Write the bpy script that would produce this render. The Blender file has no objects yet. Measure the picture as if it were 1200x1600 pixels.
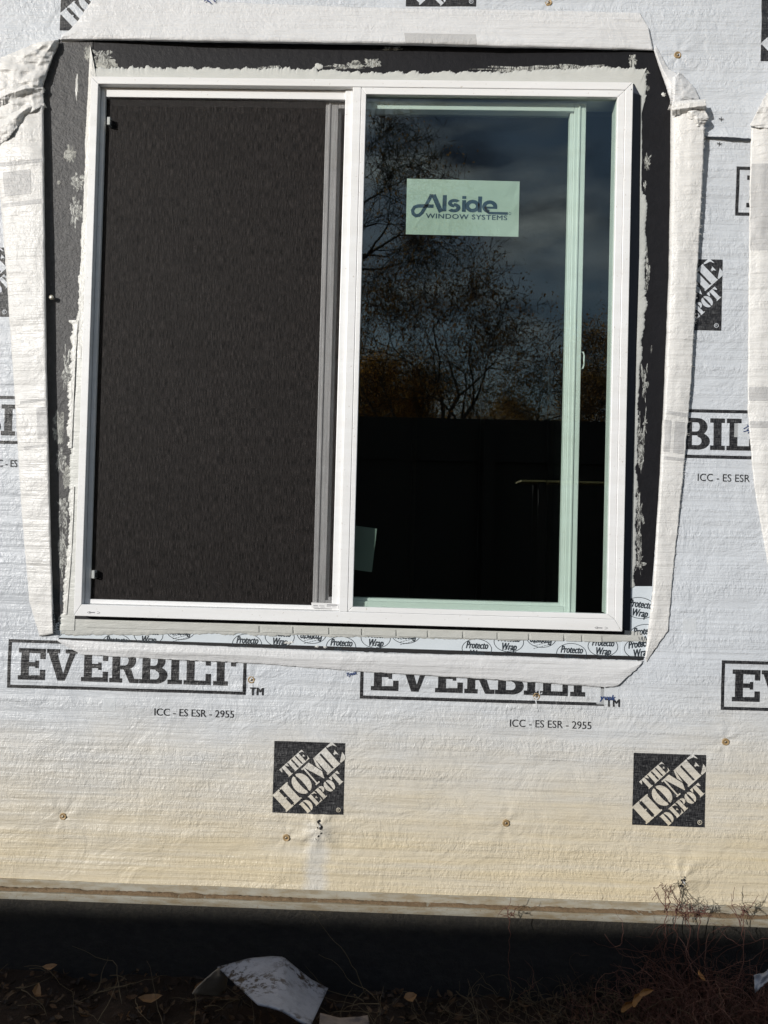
import bpy, bmesh, math, random
import numpy as np
from mathutils import Vector, Matrix
random.seed(7); rng = np.random.default_rng(11)
S = bpy.context.scene; COL = S.collection
# ------------------------------------------------------------------ camera
CAMP = np.array([0.11818, -1.69016, 0.22125]); FPX = 1164.28
EUL = [math.radians(a) for a in (90.98727, -1.45706, 1.33098)]
cam = bpy.data.objects.new('camera', bpy.data.cameras.new('camera')); COL.objects.link(cam)
cam.location = CAMP; cam.rotation_euler = EUL
cam.data.sensor_fit = 'VERTICAL'; cam.data.sensor_height = 36; cam.data.lens = FPX * 36 / 1600
cam.data.clip_start = .05; cam.data.clip_end = 600
S.camera = cam
S.render.resolution_x = 768; S.render.resolution_y = 1024
S.view_settings.view_transform = 'Standard'; S.view_settings.look = 'None'
S.view_settings.gamma = 1; S.view_settings.use_curve_mapping = False
S.view_settings.exposure = 0.0
# ------------------------------------------------------------------ sun and sky
SUN = Vector((-0.96, -1.0, 0.38)).normalized()
elev = math.asin(SUN.z)
sd = bpy.data.lights.new('sun', 'SUN'); sd.energy = 3.75; sd.angle = math.radians(.53); sd.color = (1, .968, .925)
so = bpy.data.objects.new('sun', sd); COL.objects.link(so); so.location = SUN * 30
so.rotation_euler = SUN.to_track_quat('Z', 'Y').to_euler()
wd = bpy.data.worlds.new('World'); S.world = wd; wd.use_nodes = True
nt = wd.node_tree; nt.nodes.clear(); N = nt.nodes.new; L = nt.links.new
sky = N('ShaderNodeTexSky'); sky.sky_type = 'NISHITA'; sky.sun_disc = False
sky.sun_elevation = elev; sky.sun_rotation = math.atan2(SUN.x, SUN.y)
bg = N('ShaderNodeBackground'); bg.inputs[1].default_value = .10; L(sky.outputs[0], bg.inputs[0])
tc = N('ShaderNodeTexCoord')
mp = N('ShaderNodeMapping'); mp.inputs['Scale'].default_value = (1, 1, 2.6); L(tc.outputs['Generated'], mp.inputs[0])
nz = N('ShaderNodeTexNoise'); nz.inputs['Scale'].default_value = 4.6; nz.inputs['Detail'].default_value = 7; nz.inputs['Roughness'].default_value = .55
L(mp.outputs[0], nz.inputs['Vector'])
cr = N('ShaderNodeValToRGB'); cr.color_ramp.elements[0].position = .40; cr.color_ramp.elements[1].position = .66; L(nz.outputs['Fac'], cr.inputs[0])
nz2 = N('ShaderNodeTexNoise'); nz2.inputs['Scale'].default_value = 7.5; nz2.inputs['Detail'].default_value = 6
L(mp.outputs[0], nz2.inputs['Vector'])
cc = N('ShaderNodeValToRGB'); cc.color_ramp.elements[0].position = .36; cc.color_ramp.elements[0].color = (.07, .09, .13, 1)
cc.color_ramp.elements[1].position = .66; cc.color_ramp.elements[1].color = (.95, 1, 1, 1); L(nz2.outputs['Fac'], cc.inputs[0])
bg2 = N('ShaderNodeBackground'); bg2.inputs[1].default_value = .85; L(cc.outputs[0], bg2.inputs[0])
mx = N('ShaderNodeMixShader'); L(cr.outputs[0], mx.inputs[0]); L(bg.outputs[0], mx.inputs[1]); L(bg2.outputs[0], mx.inputs[2])
wo = N('ShaderNodeOutputWorld'); L(mx.outputs[0], wo.inputs[0])

# ------------------------------------------------------------------ helpers
def Rm(rx, ry, rz):
    cx, sx, cy, sy, cz, sz = math.cos(rx), math.sin(rx), math.cos(ry), math.sin(ry), math.cos(rz), math.sin(rz)
    return np.array([[cz,-sz,0],[sz,cz,0],[0,0,1]]) @ np.array([[cy,0,sy],[0,1,0],[-sy,0,cy]]) @ np.array([[1,0,0],[0,cx,-sx],[0,sx,cx]])
RM = Rm(*EUL)
def at(u, v, h=0.):
    """measured photo point -> point standing h metres out from the wall face (y = -h)"""
    u, v, h = np.broadcast_arrays(np.asarray(u, float), np.asarray(v, float), np.asarray(h, float))
    d = np.stack([(u-600)/FPX, -(v-800)/FPX, -np.ones_like(u)], -1) @ RM.T
    k = (-h - CAMP[1]) / d[..., 1]
    return CAMP + d * k[..., None]
def XZ(u, v, h=0.):
    p = at(u, v, h); return float(p[0]), float(p[2])
def _hash(ix, iy, s):
    n = (ix * 374761393 + iy * 668265263 + s * 2147483647) & 0xffffffff
    n = ((n ^ (n >> 13)) * 1274126177) & 0xffffffff
    return ((n ^ (n >> 16)) & 0xffff) / 65535.
def noise(x, y, s=0):
    x = np.asarray(x, float); y = np.asarray(y, float)
    ix = np.floor(x).astype(np.int64); iy = np.floor(y).astype(np.int64)
    fx = x - ix; fy = y - iy; fx = fx*fx*fx*(fx*(fx*6-15)+10); fy = fy*fy*fy*(fy*(fy*6-15)+10)
    a = _hash(ix, iy, s); b = _hash(ix+1, iy, s); c = _hash(ix, iy+1, s); d = _hash(ix+1, iy+1, s)
    return (a*(1-fx)+b*fx)*(1-fy) + (c*(1-fx)+d*fx)*fy - .5
def mesh(name, V, F, mat, parent=None, smooth=False):
    me = bpy.data.meshes.new(name); me.from_pydata([tuple(map(float, v)) for v in V], [], [tuple(map(int, f)) for f in F]); me.update()
    if smooth: me.polygons.foreach_set('use_smooth', [True]*len(me.polygons))
    if mat: me.materials.append(mat)
    o = bpy.data.objects.new(name, me); COL.objects.link(o)
    if parent: o.parent = parent
    return o
def bmobj(name, bm, mat, parent=None, smooth=False):
    me = bpy.data.meshes.new(name); bm.to_mesh(me); bm.free()
    if smooth: me.polygons.foreach_set('use_smooth', [True]*len(me.polygons))
    me.materials.append(mat); o = bpy.data.objects.new(name, me); COL.objects.link(o)
    if parent: o.parent = parent
    return o
def empty(name, label, cat, loc=(0,0,0), group=None):
    o = bpy.data.objects.new(name, None); COL.objects.link(o); o.location = loc; o.empty_display_size = .1
    o['label'] = label; o['category'] = cat
    if group: o['group'] = group
    return o
def tag(o, label=None, cat=None, group=None, kind=None):
    if label: o['label'] = label
    if cat: o['category'] = cat
    if group: o['group'] = group
    if kind: o['kind'] = kind
    return o
def bevel(o, w, seg=2):
    m = o.modifiers.new('bevel', 'BEVEL'); m.width = w; m.segments = seg; m.limit_method = 'ANGLE'; return o
def box(name, x0, x1, y0, y1, z0, z1, mat, parent=None, bev=0):
    V = [(x0,y0,z0),(x1,y0,z0),(x1,y1,z0),(x0,y1,z0),(x0,y0,z1),(x1,y0,z1),(x1,y1,z1),(x0,y1,z1)]
    F = [(0,3,2,1),(4,5,6,7),(0,1,5,4),(1,2,6,5),(2,3,7,6),(3,0,4,7)]
    o = mesh(name, V, F, mat, parent)
    if bev: bevel(o, bev)
    return o
def prism(name, pts, y0, y1, mat, parent=None, bev=0):
    """pts (x,z) outline, from y0 (front) to y1 (back)"""
    a = sum(pts[i][0]*pts[(i+1)%len(pts)][1]-pts[(i+1)%len(pts)][0]*pts[i][1] for i in range(len(pts)))
    if a < 0: pts = pts[::-1]
    n = len(pts)
    V = [(x,y0,z) for x,z in pts] + [(x,y1,z) for x,z in pts]
    F = [tuple(range(n)), tuple(range(2*n-1, n-1, -1))] + [(i, i+n, (i+1)%n+n, (i+1)%n) for i in range(n)]
    o = mesh(name, V, F, mat, parent)
    if bev: bevel(o, bev)
    return o
def tubes(paths, sides=5):
    """list of (points, radii) -> V, F"""
    V = []; F = []
    for pts, rad in paths:
        pts = [Vector(p) for p in pts]; b = len(V)
        for i, p in enumerate(pts):
            d = (pts[min(i+1, len(pts)-1)] - pts[max(i-1, 0)])
            d = d.normalized() if d.length > 1e-9 else Vector((0,0,1))
            a = d.cross(Vector((.31,.2,.93))).normalized(); c = d.cross(a)
            for k in range(sides):
                t = 2*math.pi*k/sides; V.append(p + (a*math.cos(t)+c*math.sin(t))*rad[i])
        for i in range(len(pts)-1):
            for k in range(sides):
                F.append((b+i*sides+k, b+i*sides+(k+1)%sides, b+(i+1)*sides+(k+1)%sides, b+(i+1)*sides+k))
        F.append(tuple(b+k for k in range(sides))[::-1]); F.append(tuple(b+(len(pts)-1)*sides+k for k in range(sides)))
    return V, F

# ------------------------------------------------------------------ materials
class MB:
    def __init__(s, name):
        s.m = bpy.data.materials.new(name); s.m.use_nodes = True; s.t = s.m.node_tree; s.t.nodes.clear()
        s.out = s.n('ShaderNodeOutputMaterial'); s.p = s.n('ShaderNodeBsdfPrincipled'); s.l(s.p.outputs[0], s.out.inputs[0])
        s.tc = s.n('ShaderNodeTexCoord'); s.vec = s.tc.outputs['Object']
    def n(s, k, **kw):
        x = s.t.nodes.new(k)
        for a, b in kw.items(): setattr(x, a, b)
        return x
    def l(s, a, b): s.t.links.new(a, b)
    def noise(s, scale, detail=4, rough=.5, stretch=(1,1,1), dist=0):
        mp = s.n('ShaderNodeMapping'); mp.inputs['Scale'].default_value = stretch; s.l(s.vec, mp.inputs[0])
        x = s.n('ShaderNodeTexNoise'); x.inputs['Scale'].default_value = scale; x.inputs['Detail'].default_value = detail
        x.inputs['Roughness'].default_value = rough; x.inputs['Distortion'].default_value = dist; s.l(mp.outputs[0], x.inputs['Vector'])
        return x.outputs['Fac']
    def ramp(s, f, stops):
        r = s.n('ShaderNodeValToRGB'); e = r.color_ramp.elements
        while len(e) < len(stops): e.new(.5)
        for q, (p, c) in zip(e, stops):
            q.position = p; q.color = tuple(c)+(1,) if hasattr(c, '__len__') else (c, c, c, 1)
        s.l(f, r.inputs[0]); return r.outputs[0]
    def math(s, op, a, b=None, clamp=False):
        x = s.n('ShaderNodeMath', operation=op); x.use_clamp = clamp
        for i, v in enumerate((a, b)):
            if v is None: continue
            if hasattr(v, 'links'): s.l(v, x.inputs[i])
            else: x.inputs[i].default_value = v
        return x.outputs[0]
    def mix(s, f, a, b, mode='MIX'):
        x = s.n('ShaderNodeMix', data_type='RGBA', blend_type=mode)
        for i, v in ((0, f), (6, a), (7, b)):
            if hasattr(v, 'links'): s.l(v, x.inputs[i])
            else: x.inputs[i].default_value = v if i == 0 else tuple(v)+(1,)
        return x.outputs[2]
    def bump(s, h, dist, strength=1., prev=None):
        b = s.n('ShaderNodeBump'); b.inputs['Distance'].default_value = dist; b.inputs['Strength'].default_value = strength
        s.l(h, b.inputs['Height'])
        if prev: s.l(prev, b.inputs['Normal'])
        return b.outputs[0]
    def set(s, col=None, rough=None, normal=None, **kw):
        for k, v in (('Base Color', col), ('Roughness', rough), ('Normal', normal)):
            if v is None: continue
            if hasattr(v, 'links'): s.l(v, s.p.inputs[k])
            else: s.p.inputs[k].default_value = tuple(v)+(1,) if k == 'Base Color' else v
        for k, v in kw.items(): s.p.inputs[k.replace('_', ' ')].default_value = v
        return s.m
    def z(s, axis='Z'):
        x = s.n('ShaderNodeSeparateXYZ'); s.l(s.vec, x.inputs[0]); return x.outputs[axis]

def wrap_bump(b, crink=1.0):
    # woven threads, embossed crinkle rows, broad creases
    th = b.noise(1, 1, .5, (260, 40, 700))
    tv = b.noise(1, 1, .5, (600, 40, 160))
    rows = b.ramp(b.noise(1, 2, .5, (1.2, 1, 26)), [(.38, 0), (.60, 1)])
    cr = b.noise(1, 3, .6, (120, 60, 75), .6)
    crm = b.math('MULTIPLY', cr, rows)
    rip = b.noise(1, 4, .6, (3.5, 3, 85)); rip2 = b.noise(1, 2, .5, (9, 9, 300))
    cre = b.noise(9, 5, .62, (1, 1, 1.3), 1.2)
    sub = b.noise(95, 3, .6)
    n = b.bump(rip, .0052, .62); n = b.bump(rip2, .0009, .5, n)
    n = b.bump(cre, .010, .42*crink, n)
    n = b.bump(crm, .0045, .48*crink, n)
    n = b.bump(sub, .0012, .26, n)
    n = b.bump(th, .0007, .35, n)
    return b.bump(tv, .0006, .35, n)
def mat_wrap(name, base, dirt=True, crink=1.0, warm=0):
    b = MB(name)
    tint = b.noise(2.2, 4)
    col = b.mix(b.ramp(tint, [(.35, 0), (.7, 1)]), tuple(c*.94 for c in base), base)
    thr = b.ramp(b.noise(1, 2, .5, (30, 10, 420)), [(.35, .95), (.65, 1.)])
    col = b.mix(1., col, thr, 'MULTIPLY')
    if dirt:
        z = b.math('ADD', b.z(), b.math('MULTIPLY', b.math('SUBTRACT', b.noise(1, 6, .68, (2.6, 1, 8)), .5), .26))
        z = b.math('ADD', z, b.math('MULTIPLY', b.z('X'), -.035))
        f = b.ramp(b.math('ADD', b.math('MULTIPLY', z, 1.), 1.), [(.36, 1.), (.50, .93), (.66, .50), (.80, .10), (.90, 0)])
        band = b.ramp(b.noise(1, 4, .6, (2.5, 1, 55)), [(.3, .72), (.7, 1.)])
        f = b.math('MULTIPLY', f, band)
        soil = b.mix(b.noise(1, 3, .6, (9, 9, 30)), (.69, .585, .385), (.62, .525, .35))
        # rinsed streak under a torn hole
        X = b.z('X'); dx = b.math('ABSOLUTE', b.math('ADD', b.math('SUBTRACT', X, -.055), b.math('MULTIPLY', b.math('SUBTRACT', b.noise(30, 2), .5), .03)))
        st = b.math('MULTIPLY', b.ramp(dx, [(.012, 1), (.035, 0)]), b.ramp(b.math('ADD', b.z(), 1.), [(.40, .8), (.53, .55), (.56, 0)]))
        f2 = b.math('MULTIPLY', f, b.math('SUBTRACT', 1., b.math('MULTIPLY', st, .6)))
        col = b.mix(f2, col, soil)
        sp = b.ramp(b.noise(420, 2, .5), [(.66, 0), (.72, 1)])
        sp = b.math('MULTIPLY', sp, b.ramp(b.math('ADD', z, 1.), [(.38, .75), (.50, .30), (.62, .05), (.75, 0)]))
        col = b.mix(sp, col, (.20, .13, .07))
    r = b.ramp(b.noise(14, 3), [(.3, .28), (.7, .48)])
    b.set(col, r, wrap_bump(b, crink), Specular_IOR_Level=.45)
    return b.m
M = {}
def thin(m):
    t = m.node_tree; o = [n for n in t.nodes if n.type == 'OUTPUT_MATERIAL'][0]; p = [n for n in t.nodes if n.type == 'BSDF_PRINCIPLED'][0]
    tr = t.nodes.new('ShaderNodeBsdfTranslucent'); tr.inputs[0].default_value = (.85, .83, .78, 1); x = t.nodes.new('ShaderNodeMixShader'); x.inputs[0].default_value = .10
    t.links.new(p.outputs[0], x.inputs[1]); t.links.new(tr.outputs[0], x.inputs[2]); t.links.new(x.outputs[0], o.inputs[0])
M['wrap'] = mat_wrap('house_wrap', (.640, .675, .720), crink=1.3)
M['flap'] = mat_wrap('wrap_flap', (.83, .825, .81), dirt=False, crink=1.05)
M['flapb'] = mat_wrap('wrap_flap_clean', (.80, .81, .825), dirt=False, crink=.9)
thin(M['flap']); thin(M['flapb'])
def mat_print(name, base, keep=.12):
    b = MB(name)
    w = b.noise(1, 2, .5, (60, 10, 520)); v = b.noise(1, 1, .5, (520, 10, 90))
    f = b.ramp(b.math('MULTIPLY', w, v), [(.20, 0), (.42, keep)])
    col = b.mix(f, base, (.5, .5, .5))
    b.set(col, .42, wrap_bump(b), Specular_IOR_Level=.4); return b.m
M['ink'] = mat_print('black_ink', (.014, .0145, .017), .16)
M['ink_thin'] = mat_print('thin_ink', (.02, .02, .023), .1)
M['ghost'] = mat_print('ink_showing_through', (.50, .50, .50), .3)
def plain(name, col, rough=.5, bumps=(), var=0, **kw):
    b = MB(name); c = col
    if var:
        c = b.mix(b.noise(var[0], 4, .6, var[2] if len(var) > 2 else (1,1,1)), tuple(x*(1-var[1]) for x in col), tuple(min(1, x*(1+var[1])) for x in col))
    n = None
    for sc, ds, st in bumps: n = b.bump(b.noise(sc, 4, .6), ds, st, n)
    return b.set(c, rough, n, **kw)
# white vinyl, faintly dusty
b = MB('white_vinyl'); d = b.ramp(b.noise(1, 5, .65, (3, 3, 30)), [(.35, 0), (.75, 1)])
c = b.mix(d, (.86, .87, .88), (.78, .78, .775)); c = b.mix(b.ramp(b.noise(160, 3), [(.68, 0), (.74, .5)]), c, (.45, .40, .34))
b.set(c, .36, b.bump(b.noise(1, 2, .5, (60, 60, 60)), .0008, .3)); M['vinyl'] = b.m
M['membrane'] = plain('black_membrane', (.008, .0078, .010), .55, ((60, .003, .4), (500, .0008, .5)), (30, .4), Specular_IOR_Level=.3)
M['membrane_grey'] = plain('scuffed_membrane', (.060, .060, .062), .5, ((22, .007, .6), (160, .003, .8), (700, .0008, .7)), (70, .5))
M['black'] = plain('bare_black', (.012, .012, .013), .7, ((300, .001, .5),))
b = MB('grey_sealant'); c = b.mix(b.noise(40, 4), (.50, .51, .485), (.60, .61, .585))
n = b.bump(b.noise(1, 3, .6, (18, 18, 90), .5), .004, .4); n = b.bump(b.noise(300, 3), .001, .4, n)
b.set(c, .42, n); M['sealant'] = b.m
b = MB('pale_sealant'); c = b.mix(b.noise(60, 4), (.58, .58, .55), (.74, .74, .72))
n = b.bump(b.noise(1, 3, .6, (90, 90, 18), 1.), .006, .8); n = b.bump(b.noise(260, 3), .0015, .6, n)
b.set(c, .36, n); M['sealant_pale'] = b.m
b = MB('smeared_sealant'); a = b.ramp(b.noise(1, 6, .8, (150, 150, 55), 1.6), [(.43, 0), (.58, .95)])
b.set(b.mix(b.noise(90, 3), (.46, .47, .44), (.62, .63, .60)), .5, b.bump(b.noise(200, 3), .002, .6)); b.l(a, b.p.inputs['Alpha']); M['smear'] = b.m
b = MB('chalky_sealant'); a = b.ramp(b.noise(1, 6, .75, (70, 70, 60), 1.), [(.36, 0), (.60, .9)])
b.set(b.mix(b.noise(90, 3), (.42, .43, .39), (.62, .62, .58)), .6, b.bump(b.noise(200, 3), .002, .6)); b.l(a, b.p.inputs['Alpha']); M['chalk'] = b.m
M['tape'] = plain('white_flashing_tape', (.66, .72, .77), .3, ((14, .004, .4), (120, .001, .3)), (20, .05))
M['tapeink'] = plain('tape_ink', (.03, .04, .05), .5)
M['blueink'] = plain('blue_ink', (.03, .06, .18), .5)
b = MB('clear_tape'); b.set((.85, .88, .9), .18, b.bump(b.noise(70, 3), .002, .4), Alpha=.45); M['clear'] = b.m
# insect screen cloth: partly open weave
b = MB('screen_cloth')
st = b.noise(1, 3, .8, (760, 1, 46)); st2 = b.noise(1, 2, .7, (200, 1, 9))
c = b.mix(b.ramp(st, [(.42, 0), (.62, 1)]), (.004, .0035, .0035), (.082, .070, .067)); c = b.mix(b.ramp(b.noise(9, 3), [(.4, 0), (.7, .2)]), c, (.02, .018, .018))
al = b.math('ADD', b.math('MULTIPLY', b.math('ADD', st, st2), .28), -.01)
b.set(c, .6, b.bump(st, .0008, .6), Specular_IOR_Level=.3); b.l(al, b.p.inputs['Alpha']); M['screen'] = b.m
# window glass: two panes' worth of reflection, green body tint
def glass(name, tint, refl):
    """one face of a pane: both faces of the sheet together give the pane's tint and mirror strength"""
    m = bpy.data.materials.new(name); m.use_nodes = True; t = m.node_tree; t.nodes.clear()
    o = t.nodes.new('ShaderNodeOutputMaterial'); g = t.nodes.new('ShaderNodeBsdfGlossy'); g.inputs['Roughness'].default_value = 0
    g.inputs['Color'].default_value = (.93, .98, 1, 1)
    tr = t.nodes.new('ShaderNodeBsdfTransparent'); tr.inputs[0].default_value = tuple(c**.5 for c in tint)+(1,)
    lw = t.nodes.new('ShaderNodeLayerWeight'); lw.inputs['Blend'].default_value = .5
    def mt(op, a, b):
        x = t.nodes.new('ShaderNodeMath'); x.operation = op
        for i, v in enumerate((a, b)):
            if hasattr(v, 'links'): t.links.new(v, x.inputs[i])
            else: x.inputs[i].default_value = v
        return x.outputs[0]
    f = mt('ADD', mt('MULTIPLY', mt('POWER', lw.outputs['Facing'], 5.), .8), refl)
    mx = t.nodes.new('ShaderNodeMixShader'); t.links.new(f, mx.inputs[0])
    t.links.new(tr.outputs[0], mx.inputs[1]); t.links.new(g.outputs[0], mx.inputs[2]); t.links.new(mx.outputs[0], o.inputs[0])
    return m
M['glass'] = glass('window_glass', (.80, .90, .84), .078)
M['glass2'] = glass('sash_glass', (.86, .93, .89), .006)
b = MB('brass_cap'); r = b.n('ShaderNodeTexNoise'); b.set(b.mix(b.noise(300, 3), (.30, .19, .08), (.42, .31, .17)), .5, b.bump(b.noise(500, 2), .0006, .5), Metallic=.1); M['cap'] = b.m
M['nail'] = plain('nail_steel', (.36, .32, .26), .35, (), 0, Metallic=.8)
b = MB('foundation_coat'); z = b.math('ADD', b.z(), b.math('MULTIPLY', b.math('SUBTRACT', b.noise(14, 4), .5), .05))
dust = b.math('MULTIPLY', b.ramp(b.math('ADD', z, 1.), [(.30, 0.05), (.345, .8)]), b.ramp(b.noise(120, 4, .7), [(.3, .3), (.7, 1)]))
c = b.mix(b.math('MULTIPLY', b.ramp(b.noise(1, 6, .75, (30, 30, 60)), [(.45, 0), (.75, 1)]), .35), (.009, .010, .014), (.055, .055, .055)); c = b.mix(dust, c, (.095, .085, .065)); n = b.bump(b.noise(60, 5, .7), .006, .7); n = b.bump(b.noise(400, 3), .0015, .8, n)
b.set(c, .7, n); M['found'] = b.m
b = MB('flashing_metal'); c = b.mix(b.ramp(b.noise(1, 5, .7, (14, 14, 60)), [(.4, 0), (.65, 1)]), (.37, .355, .30), (.26, .21, .135))
c = b.mix(b.ramp(b.noise(260, 3), [(.62, 0), (.7, .8)]), c, (.22, .14, .08)); b.set(c, .5, b.bump(b.noise(120, 4), .001, .5)); M['flash'] = b.m
b = MB('ledge_dirt'); b.set(b.mix(b.noise(180, 5, .7), (.15, .09, .045), (.33, .235, .14)), .95, b.bump(b.noise(300, 5, .7), .004, .9)); M['dirt'] = b.m
b = MB('soil'); b.set(b.mix(b.noise(30, 6, .7), (.018, .010, .006), (.065, .034, .019)), .95, b.bump(b.noise(60, 8, .7), .03, .9)); M['soil'] = b.m
M['leaf'] = []
for i, c in enumerate(((.075, .036, .014), (.040, .021, .012), (.085, .05, .026), (.022, .013, .009))):
    M['leaf'].append(plain('dry_leaf', c, .7, ((90, .003, .5),), (60, .35)))
M['twig'] = plain('dry_twig', (.06, .034, .022), .7, (), (60, .4))
M['twig_red'] = plain('reddish_twig', (.11, .045, .034), .65, (), (60, .4))
M['straw'] = plain('pale_straw', (.11, .08, .045), .7, (), (60, .3))
b = MB('dirty_white_sheet'); f = b.math('MULTIPLY', b.ramp(b.noise(55, 7, .8), [(.50, 0), (.55, 1)]), b.ramp(b.noise(9, 3), [(.40, .15), (.56, 1)]))
b.set(b.mix(f, (.27, .29, .36), (.03, .018, .012)), .45, b.bump(f, .002, .5)); M['sheet'] = b.m
M['sheet_back'] = plain('sheet_board', (.22, .19, .16), .8, (), (20, .2))
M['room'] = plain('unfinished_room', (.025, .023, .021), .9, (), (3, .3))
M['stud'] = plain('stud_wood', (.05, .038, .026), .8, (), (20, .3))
M['plank'] = plain('weathered_plank', (.020, .018, .016), .85, ((40, .004, .5),), (8, .3, (6, 6, .5)))
M['lumber'] = plain('fresh_lumber', (.45, .38, .17), .7, (), (12, .2))
M['bark'] = plain('bark', (.09, .07, .055), .9, ((30, .01, .8),), (14, .3))
def leafy(name, col, tr):
    b = MB(name); c = b.mix(b.noise(5, 3), tuple(x*.6 for x in col), col); b.set(c, .7)
    t = b.n('ShaderNodeBsdfTranslucent'); t.inputs[0].default_value = tuple(tr)+(1,); x = b.n('ShaderNodeMixShader'); x.inputs[0].default_value = .6
    b.l(b.p.outputs[0], x.inputs[1]); b.l(t.outputs[0], x.inputs[2]); b.l(x.outputs[0], b.out.inputs[0]); return b.m
M['autumn'] = leafy('autumn_leaves', (.32, .17, .045), (.75, .40, .08))
M['autumn2'] = leafy('brown_leaves', (.17, .105, .045), (.42, .25, .08))
M['paper'] = None
b = MB('sticker_paper'); b.set(b.mix(b.noise(14, 3), (.45, .51, .47), (.54, .60, .56)), .5, b.bump(b.noise(11, 3, .5, (1, 1, 1), 1.5), .012, .35)); M['paper'] = b.m
M['paper_ink'] = plain('sticker_ink', (.035, .07, .12), .5)
M['label'] = plain('spec_label', (.78, .78, .78), .4)
M['pinkink'] = plain('pink_ink', (.6, .3, .3), .5)
M['greyink'] = plain('grey_ink', (.22, .22, .24), .5)
M['clip'] = plain('clip_plastic', (.45, .47, .46), .4)

# ------------------------------------------------------------------ setting
def ground():
    xs = np.concatenate([[-150, -60, -20, -8, -3], np.linspace(-1.3, 1.5, 113), [3, 8, 20, 60, 150]])
    ys = np.concatenate([[-200, -80, -30, -12, -6, -3, -2], np.linspace(-1.2, .05, 60)])
    X, Y = np.meshgrid(xs, ys)
    near = np.clip(1 - np.abs(X-.1)/1.6, 0, 1) * np.clip(1 + (Y+.1)/1.2, 0, 1)
    Z = -.818 - .012*X*0 - .03*np.clip(-Y, 0, 2) + near*(noise(X*9, Y*9, 1)*.05 + noise(X*28, Y*28, 2)*.022 + noise(X*75, Y*75, 3)*.010)
    V = np.stack([X, Y, Z], -1).reshape(-1, 3); nx = len(xs)
    F = [(j*nx+i, j*nx+i+1, (j+1)*nx+i+1, (j+1)*nx+i) for j in range(len(ys)-1) for i in range(nx-1)]
    return tag(mesh('ground', V, F, M['soil'], smooth=True), kind='structure')
ground()
room = empty('room_interior', 'dark unfinished room seen through the open half of the window', 'room')
def room_shell():
    x0, x1, y0, y1, z0, z1 = -3.2, 3.2, .16, 5.2, -.75, 1.75
    for nm, a in (('room_floor', (x0,x1,y0,y1,z0-.02,z0)), ('room_ceiling', (x0,x1,y0,y1,z1,z1+.02)), ('room_wall', (x0,x1,y1,y1+.02,z0,z1)),
                  ('room_wall', (x0-.02,x0,y0,y1,z0,z1)), ('room_wall', (x1,x1+.02,y0,y1,z0,z1))):
        box(nm, *a, M['room'], room)
    for k in range(9): box('wall_stud', -2.9+k*.62, -2.86+k*.62, y1-.09, y1-.002, z0, z1, M['stud'], room)
room_shell()

# ------------------------------------------------------------------ the house wall
wall = empty('house_wall', 'house wall covered in white building wrap around the window', 'wall')
OPEN = [(-.64, .64), (-.03, 1.25)]
# sheathing: four panels leaving the rough opening
for a in ((-6, -.64, -.64, 3), (.64, 6, -.64, 3), (-.64, .64, -.64, -.03), (-.64, .64, 1.25, 3)):
    box('sheathing_panel', a[0], a[1], .002, .014, a[2], a[3], M['black'], wall)
for a in ((-6, -.64, -.64, 3), (.64, 6, -.64, 3), (-.64, .64, -.64, -.03), (-.64, .64, 1.25, 3)):
    box('wall_framing', a[0], a[1], .0145, .158, a[2], a[3], M['stud'], wall)
# cut outline of the wrap round the window (measured)
CUT = [(92,61),(500,68),(1022,79),(1036,118),(1048,158),(1047,400),(1034,700),(1016,960),(1006,1032),(560,1018),(92,1000),(84,960),(77,800),(72,600),(69,400),(68,250),(67,132)]
CUTW = np.array([XZ(u, v, .004) for u, v in CUT])
def inside(px, pz, poly):
    r = np.zeros(px.shape, bool); n = len(poly); j = n-1
    for i in range(n):
        xi, zi = poly[i]; xj, zj = poly[j]
        c = ((zi > pz) != (zj > pz)) & (px < (xj-xi)*(pz-zi)/((zj-zi) if abs(zj-zi) > 1e-12 else 1e-12)+xi)
        r ^= c; j = i
    return r
HOLES = [XZ(498, 1293), XZ(1064, 1372)]
CAPS = [(392,1063),(839,1089),(1135,1160),(97,1277),(447,1310),(791,1287),(1060,84),(858,1)]
CAPW = [XZ(u, v, .008) for u, v in CAPS]
def wh(x, z):
    """outward height of the wrap surface"""
    x = np.asarray(x, float); z = np.asarray(z, float)
    low = np.clip((.15 - z)/.6, 0, 1)
    h = .0040 + noise(x*2.2+3, z*24, 5)*.0022*(.4+.6*low) + noise(x*5, z*46+9, 6)*.0010 + noise(x*7+z*5, z*9-x*3, 7)*.0034 + noise(x*22+z*10, z*26, 8)*.0011
    for (hx, hz) in HOLES:
        d = np.hypot(x-hx, z-hz); a = np.arctan2(z-hz, x-hx)
        h = h + np.exp(-(d/.03)**2)*.006 + np.exp(-(d/.07)**2)*.0016*np.sin(a*7+d*30)
    for (hx, hz) in CAPW:
        d = np.hypot((x-hx), (z-hz)*1.3); a = np.arctan2(z-hz, x-hx)
        h = h - np.exp(-(d/.018)**2)*.0018 + np.exp(-(d/.06)**2)*.0010*np.sin(a*6+hx*40)
    return h
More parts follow.
